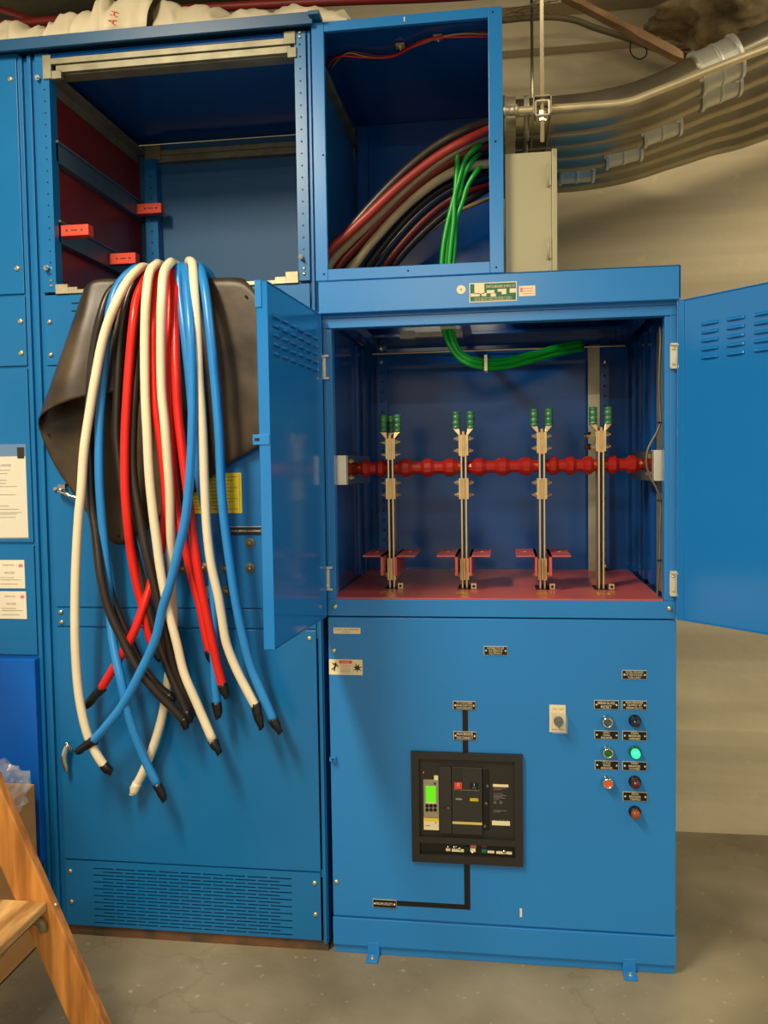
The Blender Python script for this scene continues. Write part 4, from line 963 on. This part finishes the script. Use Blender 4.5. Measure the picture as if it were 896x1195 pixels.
# ================================================================== CABLES hanging over the sill
def ca(p): return [(90+a/5.27, 290+b/5.27) for a, b in p]
RC = .0110
hang = [
 # name colour, depth list (front), pixels peak->end, end style, label
 ('kcable', -.082, [(150, 320), (141, 330), (128, 342), (118.5, 366), (110, 404), (105, 457), (103, 500), (104.5, 545), (107, 592), (111, 618), (114, 645), (117, 670), (126.5, 710), (142, 745), (160, 779), (181.5, 806), (200, 825), (215, 841)], (217, 850), 'k', 'black cable on the far left whose taped end hangs lowest of the black ones'),
 ('kcable', -.066, [(158, 321), (148, 332), (132, 352), (122, 385), (114, 430), (111, 480), (111, 540), (114, 590), (119, 640), (124, 672), (131, 698), (141, 724), (155, 755), (169, 783), (186, 802), (198, 813)], (203, 818), 'k', 'black cable tucked behind the leftmost black one, ending a little higher'),
 ('bcable', -.090, [(164, 314), (156, 315), (141, 329), (131, 351), (125, 385), (121, 430), (119, 455), (116.6, 487), (115.5, 525), (116, 563), (118.5, 601), (121.5, 635), (125, 672), (127.5, 700), (130, 735), (134, 762), (141, 794), (151, 839), (166.4, 881), (184, 917)], (192, 934), 't', 'leftmost blue cable, its taped end the lowest of all'),
 ('wcable', -.118, [(170, 312), (160, 316), (149, 328), (134.6, 354.5), (121, 392.5), (111, 442), (104, 483.6), (98, 525), (94.7, 573), (92, 600), (89, 650), (87.6, 700), (88, 757), (92.6, 815), (103, 860), (115, 884), (122, 894)], (129.5, 902), 't', 'leftmost white cable, bowing out to the left'),
 ('kcable', -.070, [(176, 317), (166, 323), (153, 338), (145, 366), (139.7, 404), (137.2, 451), (136.5, 470), (135.7, 506), (138.4, 535), (146, 590), (155, 635), (163, 668), (172, 705), (184, 745), (198, 784), (211, 815), (218, 832)], (222, 843), 'k', 'black cable that dives behind the front red cable'),
 ('rcable', -.104, [(176, 320), (169, 327), (160, 347), (155.5, 375), (151.7, 413), (148.5, 457), (146.5, 490), (145.4, 530), (146, 575), (149, 612), (153, 646), (160, 684), (167.4, 712), (174.4, 743), (180.5, 758)], (187, 770), 't', 'leftmost red cable, hanging in front of a black one'),
 ('kcable', -.084, [(180, 322), (172, 345), (164, 395), (158, 450), (155, 500), (154.5, 540), (156.5, 565), (161, 592), (166, 620), (172, 650), (180, 682), (187, 711), (195, 744), (203, 776), (214, 806), (221, 826)], (225, 838), 'k', 'rightmost black cable, crossing behind the long blue cable'),
 ('wcable', -.120, [(187, 309), (182, 309), (175, 317), (170.6, 347), (169, 385), (169.3, 457), (171.6, 506), (174, 554), (178, 595), (182.5, 630), (186.5, 660), (192.5, 694), (198.5, 720), (206.6, 752), (214.6, 785), (229.7, 821), (249, 866)], (256, 879), 't', 'second white cable from the left, crossing over the long blue cable'),
 ('rcable', -.098, [(190, 313), (185, 316), (182, 337), (179, 375), (178.6, 413), (180, 455), (183, 487), (187.7, 516), (192, 555), (193.5, 590), (191, 620), (186, 650), (178, 675), (168, 705), (156, 738), (133, 779), (118, 804)], (98, 827), 't', 'red cable swinging far left to a taped end'),
 ('wcable', -.122, [(203, 308), (198, 307), (191.5, 317), (188.7, 347), (187.7, 394), (188.7, 457), (192.5, 497), (195.3, 535), (198, 575), (199, 618), (200, 650), (201, 690), (202.5, 724), (201, 755), (196.5, 790), (189, 836), (178.5, 872), (166.4, 902), (159, 916)], (155, 927), 'w', 'white cable with white taped tip, third white one from the left'),
 ('rcable', -.076, [(205, 316), (202, 320), (198.5, 356), (198, 404), (199.3, 460), (201, 516), (203, 560), (207, 600), (213, 628), (220, 655), (227, 684), (233, 705), (239, 735), (245, 762)], (249, 776), 't', 'red cable mostly hidden behind the rightmost red one'),
 ('rcable', -.104, [(208, 318), (206, 330), (204.5, 385), (205.5, 440), (207.5, 480), (212, 520), (217, 560), (222, 600), (228.7, 650), (234.7, 686), (240.7, 716), (247.7, 749), (254, 779), (260, 801)], (265, 814), 't', 'rightmost red cable with blunt taped end'),
 ('bcable', -.080, [(212, 312), (208.5, 316), (210.5, 347), (215, 385), (221, 442), (226, 500), (233, 560), (242, 610), (247, 650), (249, 700), (249.5, 750), (250.8, 794), (253, 822)], (254.5, 838), 't', 'dim blue cable behind, ending beside the rightmost red tip'),
 ('bcable', -.132, [(216, 311), (217, 320), (219, 347), (222, 385), (224.5, 442), (224.3, 497), (222.8, 535), (220, 573), (215.5, 610), (208.6, 640), (199, 680), (189.5, 710), (181.5, 745), (163.4, 785), (142, 824), (121, 851), (108, 865)], (90, 878), 't', 'long blue cable sweeping to the lower left door handle'),
 ('wcable', -.116, [(221, 306), (224.5, 308), (226.6, 337), (229.5, 385), (232.3, 442), (235, 480), (237, 516), (239, 573), (241.7, 620), (246.7, 660), (254.8, 696), (258.8, 720), (264, 750), (275, 779), (290, 809), (298, 824)], (305.5, 850), 't', 'rightmost white cable, between two blue ones, ending in black tape'),
 ('bcable', -.108, [(232, 311), (235, 317), (239, 337), (244.7, 385), (250.3, 442), (253.5, 480), (256, 516), (257.5, 555), (260, 593), (264.4, 630), (269.7, 668), (275.7, 706), (284, 746), (293, 779), (308, 815), (319, 841)], (327, 855), 't', 'rightmost blue cable, nearest the open cabinet door'),
]
# how far each cable stands off the door, by measured height (only where it differs from its own constant)
keys = {
 0: [(600, -.082), (680, -.104), (790, -.100), (841, -.07)],
 2: [(560, -.090), (640, -.078), (710, -.070), (760, -.095), (800, -.112), (917, -.075)],
 5: [(600, -.104), (660, -.080), (758, -.060)],
 6: [(560, -.084), (650, -.092), (745, -.086), (826, -.04)],
 8: [(500, -.098), (590, -.080), (660, -.052), (690, -.060), (718, -.088), (760, -.084), (804, -.07)],
 9: [(520, -.122), (600, -.100), (700, -.052), (790, -.042), (916, -.034)],
}
for hi, (m, yd, px, end, es, lab) in enumerate(hang):
    pts = []
    n = len(px)
    for j, (u, v) in enumerate(px):
        f = min(1, j/3.0)
        y = lerp(.0, yd, f**.6)
        s = j/(n-1)
        if hi in keys and v >= keys[hi][0][0]:
            kk = keys[hi]; y = kk[-1][1]
            for (v0, y0), (v1, y1) in zip(kk, kk[1:]):
                if v0 <= v <= v1: y = lerp(y0, y1, (v-v0)/(v1-v0))
        elif hi not in keys: y = y + (.030 if yd < -.09 else .012)*max(0, s-.55)/.45      # swings back toward the panel at the bottom
        pts.append(P(u, v, min(y, -.022) if j > 2 else y))
    p0 = pts[0]
    zt_ = max(p0.z, 1.722)
    pts[0] = Vector((p0.x, .0, zt_))
    pre = [Vector((p0.x+.03, .16, 1.40)), Vector((p0.x+.03, .12, 1.56)), Vector((p0.x+.022, .075, 1.675)), Vector((p0.x+.010, .035, zt_-.008))]
    T = thing('power_cable', lab, 'cable', (p0.x, 0, zt_), 'cut power cables hanging over the sill')
    obj('insulation', MB().tube(pre+pts, RC, 14, sub=5), m, T)
    e = P(end[0], end[1], pts[-1].y-.001); q0 = pts[-1]; d = (e-q0); L = d.length; dn = d.normalized()
    mm = 'wcable' if es == 'w' else 'tape'
    prof = [(-.006, RC*1.10), (0, RC*1.14), (L*.35, RC*1.08), (L*.6, RC*.98), (L*.85, RC*.8), (L, RC*.55)]
    tq = MB().lathe(q0, dn, prof, 10)
    for i_, v_ in enumerate(tq.v):
        tq.v[i_] = v_+Vector((noise.noise(v_*90), noise.noise(v_*90+Vector((5, 0, 0))), noise.noise(v_*90+Vector((0, 7, 0)))))*.0035
    # loose tape tail
    sd_ = dn.cross(Vector((0, 1, 0))).normalized()
    tq.prism([e-dn*.010-sd_*.006, e+dn*.004-sd_*.008, e+dn*.003+sd_*.001, e-dn*.008+sd_*.003], (0, -.003, 0))
    obj('end_tape', tq, mm, T, label='black taped end' if mm == 'tape' else 'white taped end')

# ================================================================== CONDUITS
topA = [(594, 118), (620, 116), (650, 113), (680, 110), (709, 105), (738.7, 97.7), (772, 85), (800, 71.5), (830, 57), (860, 43), (900, 24), (960, -6), (1040, -46), (1140, -96)]
botB = [(594, 227), (620, 226), (650, 224.5), (680, 222), (721, 215), (747, 208), (774, 199), (800, 191), (827, 182), (860, 174), (900, 160), (960, 140), (1040, 113), (1140, 79)]
CR = .0435; YA, YBk = .085, .585
pa = [P(u, v, YA)-Vector((0, 0, CR)) for u, v in topA]; pbk = [P(u, v, YBk)+Vector((0, 0, CR)) for u, v in botB]
cl = ('nearest of the six large steel conduits, top edge against the wall', 'second large conduit from the front, coupling just under the thin pipe', 'third large conduit from the front', 'fourth large conduit from the front', 'fifth large conduit from the front', 'lowest and farthest of the six large steel conduits')
coup = [None, (852, 72), (785, 103), (742, 129), (690, 156), (648, 184)]
for k in range(6):
    f = k/5; y = lerp(YA, YBk, f)
    pts = []
    for a, b in zip(pa, pbk): pts.append(Vector((lerp(a.x, b.x, f), y, lerp(a.z, b.z, f))))
    pts[0].x = .006; pts = [pts[0]]+[p for p in pts[1:] if p.x > .03]
    T = thing('steel_conduit', cl[k], 'conduit', pts[0], 'large steel conduits')
    obj('pipe', MB().tube(pts, CR, 28, sub=4), 'emt', T)
    obj('locknut', MB().lathe((.0005, y, pts[0].z), (1, 0, 0), [(0, .054), (.006, .054), (.006, .050), (.03, .050), (.03, .046)], 24), 'galv', T)
    obj('locknut_ring', MB().lathe((.05, y, pts[0].z-.0005), (1, 0, 0), [(0, .046), (.0, .051), (.012, .051), (.012, .046)], 24), 'galv', T)
    # coupling
    if k == 0: xs = P(835, 60, y).x
    else: xs = P(coup[k][0]-18, coup[k][1], y).x
    # point on path at x
    for j in range(len(pts)-1):
        if pts[j].x <= xs <= pts[j+1].x:
            d = (pts[j+1]-pts[j]); c = pts[j]+d*((xs-pts[j].x)/d.x); dn = d.normalized(); break
    cq = MB().lathe(c-dn*.05, dn, [(0, CR+.001), (.0, CR+.008), (.008, CR+.009), (.010, CR+.004), (.045, CR+.004), (.047, CR+.006), (.053, CR+.006), (.055, CR+.004), (.090, CR+.004), (.092, CR+.009), (.1, CR+.008), (.1, CR+.001)], 44, smooth=False)
    co = obj('coupling', cq, 'zinc', T)
    for s in (-.044, .044):
        ctr = c+dn*s
        nrm = Vector((0, -.75, 0))+dn.cross(Vector((0, 1, 0)))*0
        dirn = (Vector((0, -.9, -.45))).normalized()
        obj('coupling_screw', MB().box(-.006, .006, -.006, .016, -.006, .006, 0, Matrix.Translation(ctr+dirn*(CR+.008)+Vector((0, 0, -.004)))).cyl(ctr+dirn*(CR+.006), dirn, .012, .005, 8), 'chrome', co, .001)
# thin pipe in front
th = [(594, 129.5), (612, 128.5), (633, 127), (660, 125.5), (686, 123.5), (710, 121.8), (726, 120), (739, 117), (752, 112), (763, 107.6), (790, 97), (827, 82), (860, 69), (896, 55.5), (960, 30), (1060, -10)]
pts = [P(u, v, .005) for u, v in th]; pts[0].x = .004
T = thing('thin_conduit', 'bright thin conduit running in front of the large ones', 'conduit', pts[0])
obj('pipe', MB().tube(pts, .0088, 14, sub=4), 'emt_bright', T)
obj('connector', MB().lathe(pts[0]+Vector((-.003, 0, 0)), (1, 0, 0), [(0, .014), (.006, .014), (.006, .011), (.028, .011), (.028, .0135), (.034, .0135)], 16), 'galv', T)
# hanger: rod, clip, strut under the conduits
zs = min(P(632, 146, -.02).z, 2.11)
T = thing('conduit_hanger', 'hanging rod and clip carrying the strut under the conduits', 'hanger', (P(632, 140, -.025).x, -.025, 2.05))
hx = P(632.5, 130, -.03).x
obj('rod', MB().cyl((hx, -.03, P(632, 165, -.03).z), (0, 0, 1), 2.80-P(632, 165, -.03).z, .0048, 12), 'emt_bright', T)
x0, x1, z0, z1 = rect(623.5, 119, 641.5, 137.5, -.03)
q = MB().box(x0, x1, -.045, -.015, z1-.004, z1).box(x0, x1, -.045, -.015, z0, z0+.004).box(x0, x0+.004, -.045, -.015, z0, z1).box(x1-.004, x1, -.045, -.015, z0, z1)
obj('clip', q, 'galv_bright', T, .001)
q = MB().cyl((hx, -.03, z1), (0, 0, 1), .007, .0095, 6).cyl((hx, -.03, z0-.008), (0, 0, 1), .007, .0095, 6).cyl((hx, -.03, z0+.006), (0, 0, 1), .008, .0095, 6)
obj('nut', q, 'bolt', T)
zst = 2.064
q = MB().box(hx-.0205, hx-.018, -.05, .66, zst-.04, zst).box(hx+.018, hx+.0205, -.05, .66, zst-.04, zst).box(hx-.0205, hx+.0205, -.05, .66, zst-.0025, zst)
obj('strut_channel', q, 'galv', T)
hr = P(621, 90, .64).x
obj('rod', MB().cyl((hx-.0, .645, zst), (0, 0, 1), 2.8-zst, .0048, 10), 'emt', T)
obj('washer', MB().cyl((hx, -.03, zst-.0025), (0, 0, -1), .006, .012, 12), 'galv', T)

# ================================================================== things high up by the wall
# fireproofing lump
bm = bmesh.new(); bmesh.ops.create_icosphere(bm, subdivisions=5, radius=1)
c0 = P(868, 6, .62)
for v_ in bm.verts:
    n = v_.co.normalized(); k = 1+.38*noise.noise(n*2.4)+.16*noise.noise(n*7)+.06*noise.noise(n*18)
    v_.co = Vector((n.x*.26, n.y*.15, n.z*(.15 if n.z < 0 else .26)))*k+c0+Vector((.03, 0, .02))
q = MB().add([v.co.copy() for v in bm.verts], [[v.index for v in f.verts] for f in bm.faces], 0, True); bm.free()
o = obj('fireproofing_lump', q, 'foam', org=c0); tag(o, 'rough brown sprayed fireproofing clump above the conduits at top right', 'fireproofing')
# splintered wood
a = P(655, -6, .50); b = P(796, 68, .56); d = b-a
q = MB(); up = Vector((0, 0, 1)); sdv = Vector((0, 1, 0)); N = 14; vs = []; fs = []
for i in range(N+1):
    t_ = i/N; c = a+d*t_; hw = .0095*(1+.3*noise.noise(Vector((t_*9, 0, 0))))+(.004 if .6 < t_ < .95 else 0); 
    for (s1, s2) in ((-1, -1), (1, -1), (1, 1), (-1, 1)): vs.append(c+up*s1*hw+sdv*s2*.018+Vector((0, 0, .004*noise.noise(Vector((t_*14, s1, s2))))))
for i in range(N):
    for k in range(4): fs.append((i*4+k, i*4+(k+1) % 4, (i+1)*4+(k+1) % 4, (i+1)*4+k))
fs += [(3, 2, 1, 0), (N*4, N*4+1, N*4+2, N*4+3)]
o = obj('wooden_batten', MB().add(vs, fs), 'oldwood', None, .001, org=a); tag(o, 'splintered brown wooden batten slanting down toward the conduits', 'wood batten')
px = [(585, 24), (615, 21), (645, 20), (672, 24), (690, 31), (730, 44), (765, 57), (800, 66)]
o = obj('old_pipe', MB().tube([P(u, v, .68) for u, v in px], .0095, 12), 'dirty', org=P(585, 24, .68)); tag(o, 'dusty bent pipe running behind the wooden batten', 'pipe')
px = [(736, 48), (735, 58), (739, 66), (747, 69), (754, 64), (753, 55), (748, 51)]
o = obj('wire_loop', MB().tube([P(u, v, .58) for u, v in px], .0019, 8), 'hole', org=P(736, 48, .58)); tag(o, 'small dark wire loop hanging under the wooden batten', 'wire')
for (v0, v1, yy, lab) in ((52, 55, .70, 'upper of two thin rods meeting the wooden batten from the right'), (57, 60, .72, 'lower of two thin rods meeting the wooden batten from the right')):
    o = obj('thin_rod', MB().tube([P(785, v1, yy), P(840, v0-2, yy)], .004, 8, sub=1), 'dirty'); tag(o, lab, 'rod', 'thin rods by the batten')
for i in range(7):
    pp = [(588+random.uniform(0, 20), 22+random.uniform(-14, 4)), (610+random.uniform(0, 20), 12+random.uniform(-8, 8)), (640+random.uniform(-10, 15), 5+random.uniform(-12, 14))]
    o = obj('loose_wire', MB().tube([P(u, v, .55+.02*i) for u, v in pp], .0016, 6), 'dirty'); tag(o, 'thin dusty loose wire tangled above the pull box corner', 'wire', 'loose dusty wires above the pull box')
# red sprinkler pipes above the cabinets
q = [P(-60, 34, .35), P(60, 24.5, .35), P(176, 14, .35), P(300, 6, .35), P(400, 1, .35), P(560, -6, .35), Vector((2.2, .35, P(560, -6, .35).z+.02))]
o = obj('red_pipe', MB().tube(q, .0125, 14), 'redpipe', org=q[0]); tag(o, 'long dark red pipe running along above the left cabinets', 'pipe', 'red painted pipes')
q = [P(-30, 4, .5), P(10, 14, .5), P(40, 24, .45), P(60, 31, .40), P(75, 24, .355)]
o = obj('red_pipe', MB().tube(q, .010, 12), 'redpipe', org=q[0]); tag(o, 'short dark red pipe slanting down at the top left corner', 'pipe', 'red painted pipes')
for u in (-20, 120, 330):
    p_ = P(u, 17 if u < 200 else 5, .35); ph = [x for x in bpy.data.objects if x.name == 'red_pipe'][0]
    obj('pipe_hanger', MB().box(p_.x-.001, p_.x+.001, .348, .352, p_.z, 2.80), 'dirty', ph)
# crumpled white sheets on the roof
def crumple(u0, u1, vtop, y, hgt, seed, name, lab, dep=.22, n1=48, n2=18):
    vs = []; fs = []
    for i in range(n1+1):
        s = i/n1; u = lerp(u0, u1, s); x = P(u, 40, y).x
        zt_ = vtop(s)
        for j in range(n2+1):
            t_ = j/n2                      # 0 front foot .. 1 back foot
            prof = math.sin(PI*t_)**.55 if 0 < t_ < 1 else 0
            zc_ = 2.3075+max(.002, (zt_-2.3075))*prof
            fold_ = .020*(.3-abs(noise.noise(Vector((s*n1*.11+seed, t_*2.0+s*3, 0)))))+.010*(.3-abs(noise.noise(Vector((s*n1*.25+t_*2, t_*4, seed)))))
            yy = y-.02+dep*t_+.03*noise.noise(Vector((s*5, seed, t_*3)))
            z = zc_+fold_*prof*1.6
            vs.append(Vector((x+.02*noise.noise(Vector((s*6, t_*5, seed+3))), yy, max(z, 2.3072))))
    W_ = n2+1
    for i in range(n1):
        for j in range(n2): fs.append((i*W_+j, (i+1)*W_+j, (i+1)*W_+j+1, i*W_+j+1))
    fs.append([i*W_ for i in range(n1+1)]+[i*W_+n2 for i in range(n1, -1, -1)])
    T = thing(name, lab, 'sheeting', (P((u0+u1)/2, 40, y).x, y, 2.307), 'crumpled white sheeting on the cabinet roof')
    obj('sheet', MB().add(vs, fs, 0, True), 'cloth', T)
    return T
zz0 = lambda v, y=.1: P(100, v, y).z
def interp(tab):
    def f(s):
        for (a, za), (b, zb) in zip(tab, tab[1:]):
            if a <= s <= b: return lerp(za, zb, (s-a)/(b-a+1e-9))
        return tab[-1][1]
    return f
def vz(u0, u1, pairs, y):
    return interp([((u-u0)/(u1-u0), P(u, v, y).z-.006) for u, v in pairs])
crumple(-60, 62, vz(-60, 62, [(-60, 38), (0, 34), (30, 34), (50, 41), (62, 50)], .14), .05, .1, 1.1, 'white_sheeting', 'low crumpled white sheeting at the far left of the roof')
T = crumple(57, 178, vz(57, 178, [(57, 44), (70, 30), (85, 19), (95, 14), (104, 18), (107, 3), (116, -2), (126, 10), (134, 2), (150, -6), (168, -8), (176, -8), (178, 2)], .12), .03, .2, 4.3, 'white_sheeting', 'tall crumpled white sheeting bundle with red lettering', dep=.2, n1=70, n2=26)
sg = MB(); p = P(134, 23, .02)
text_mb(sg, 'A H', 0, 0, 0, .05, .016)
ang = 1.45
sg.v = [Vector((p.x+v.x*math.cos(ang)-v.z*math.sin(ang), 0, p.z+v.x*math.sin(ang)+v.z*math.cos(ang))) for v in sg.v]
# lay the lettering just in front of the bundle surface
sh = [c for c in T.children if c.name.startswith('sheet')][0]
dg_ = bpy.context.evaluated_depsgraph_get()
off = sh.location+T.location
vlist = []
bpy.context.view_layer.update()
for v in sg.v:
    ok, loc, nr, idx = sh.ray_cast(Vector((v.x, -1.0, v.z))-off, Vector((0, 1, 0)))
    vlist.append(Vector((v.x, (loc.y+off.y if ok else .06)-.0015, v.z)))
sg.v = vlist
obj('lettering', sg, 'red', T, label='red lettering')
crumple(176, 405, vz(176, 405, [(176, 20), (185, 11), (200, 12), (205, 20), (222, 14), (235, 17), (260, 20), (285, 15), (310, 18), (340, 14), (370, 17), (395, 20), (405, 30)], .14), .05, .12, 9.7, 'white_sheeting', 'long low crumpled white sheeting behind the right half of the roof', n1=90, n2=20)

# ================================================================== CARDBOARD BOX
bx1 = P(41, 920, -.05).x; by0, by1 = -.42, -.05; bx0 = -1.60; bz = P(40, 915, by1).z
T = thing('cardboard_box', 'open brown cardboard box on the floor behind the ladder', 'box', (-1.41, -.25, 0))
w_ = .004
obj('walls', MB().box(bx1-w_, bx1, by0, by1, 0.001, bz).box(bx0, bx0+w_, by0, by1, .001, bz).box(bx0, bx1, by1-w_, by1, .001, bz).box(bx0, bx1, by0, by0+w_, .001, bz).box(bx0, bx1, by0, by1, .001, .006), 'card', T, .001)
q = MB()
for r in range(3):
    for c in range(5):
        y_ = -.24+c*.012; q.box(bx1, bx1+.0006, y_, y_+(.009 if (r+c) % 3 else .005), .10+r*.02, .112+r*.02)
for r in range(2): q.box(bx1, bx1+.0006, -.26, -.20, .075-r*.012, .079-r*.012)
obj('print', q, 'oldwood', T)
# clear bag in the box
bm = bmesh.new(); bmesh.ops.create_icosphere(bm, subdivisions=4, radius=1)
c0 = P(-6, 926, -.17)
for v_ in bm.verts:
    n = v_.co.normalized(); k = 1+.3*noise.noise(n*2.6)+.28*abs(noise.noise(n*5))-.1
    v_.co = Vector((n.x*.07, n.y*.09, n.z*.075))*k+c0
q = MB().add([v.co.copy() for v in bm.verts], [[v.index for v in f.verts] for f in bm.faces], 0, False); bm.free()
o = obj('plastic_bag', q, 'clearb', org=c0); tag(o, 'crumpled clear plastic bag bulging out of the cardboard box', 'bag')

# ================================================================== WOODEN STEPLADDER (only its far rail and a step reach the picture)
LY = -.50
pa_, pb_ = P(22, 970, LY), P(110, 1170, LY)      # right (front) edge of the far rail
k_ = (pb_.x-pa_.x)/(pb_.z-pa_.z)
def rx(z): return pa_.x+k_*(z-pa_.z)
T = thing('stepladder', 'weathered wooden stepladder cut off by the lower left corner', 'ladder', (rx(0)-.3, LY-.22, 0))
RWd = .077
def rail(y0, y1):
    z0, z1 = 0.0, 1.45
    q = MB(); q.prism([Vector((rx(z0)-RWd, y0, z0)), Vector((rx(z0), y0, z0)), Vector((rx(z1), y0, z1)), Vector((rx(z1)-RWd, y0, z1))], (0, y1-y0, 0))
    return obj('rail', q, 'wood', T, .003)
rail(LY, LY+.024); rail(LY-.484, LY-.46)
ps = P(54, 1052, LY-.0)
zs0 = ps.z
for k in range(5):
    z = zs0+(k)*.285 if k else zs0
    if z > 1.4: break
    x = rx(z)
    obj('step', MB().box(x-.125, x-.006, LY-.460, LY+.001, z-.019, z), 'wood_step', T, .004)
    obj('step_rod', MB().cyl((x-.035, LY-.50, z-.042), (0, 1, 0), .50, .004, 10), 'steelgrey', T)
    for yy in (LY-.004, LY-.452):
        q = MB().tube([Vector((x-.075, yy-.003, z-.030)), Vector((x-.05, yy-.003, z-.034)), Vector((x-.026, yy-.004, z-.036)), Vector((x-.014, yy-.004, z-.044)), Vector((x-.012, yy-.004, z-.058))], .0085, 10)
        obj('step_bracket', q, 'steelgrey', T)
x = rx(1.45)
obj('top_cap', MB().box(x-.20, x+.03, LY-.50, LY+.04, 1.45, 1.475), 'wood_step', T, .004)
for (y0) in (LY-.43, LY-.03):
    q = MB(); q.prism([Vector((x-.155, y0, 1.45)), Vector((x-.12, y0, 1.45)), Vector((rx(0)-.83, y0, 0)), Vector((rx(0)-.865, y0, 0))], (0, .022, 0)); obj('rear_leg', q, 'wood', T, .002)
q = MB()
for z in (.3, .8, 1.2):
    xx = lerp(rx(0)-.85, x-.14, z/1.45); q.box(xx-.012, xx+.012, LY-.43, LY-.01, z-.02, z+.02)
obj('rear_rung', q, 'wood', T, .002)
obj('screw', MB().screw(Vector((rx(zs0-.012)+.0, LY+.012, zs0-.012)), .004, 0, (1, 0, 0)), 'bolt', T)

# ================================================================== LIGHT
def area(name, loc, sx, sy, power, col, target=None):
    l = bpy.data.lights.new(name, 'AREA'); l.shape = 'RECTANGLE'; l.size = sx; l.size_y = sy; l.energy = power; l.color = col
    o = bpy.data.objects.new(name, l); C.objects.link(o); o.location = loc
    if target: o.rotation_euler = (Vector(target)-Vector(loc)).to_track_quat('-Z', 'Y').to_euler()
    return o
warm = (1.0, .86, .62)
area('ceiling_lamp', (-1.15, -1.7, 2.74), .25, 1.2, 82, warm)
area('ceiling_lamp', (1.7, -2.6, 2.74), .25, 1.2, 20, warm)
area('ceiling_lamp', (1.75, -.35, 2.72), 1.2, .25, 18, warm, (1.35, .84, 1.2))  # added unseen fill, tilted at the wall to brighten it and the conduits
area('ceiling_lamp', (-.4, -4.9, 2.74), 1.2, .25, 95, warm)
wd = bpy.data.worlds.new('world'); bpy.context.scene.world = wd; wd.use_nodes = True
bg = wd.node_tree.nodes['Background']; bg.inputs['Color'].default_value = (1.0, .90, .72, 1); bg.inputs['Strength'].default_value = .62

sc = bpy.context.scene
sc.view_settings.view_transform = 'Standard'; sc.view_settings.look = 'None'; sc.view_settings.gamma = 1; sc.view_settings.exposure = 0.22
sc.view_settings.use_curve_mapping = False
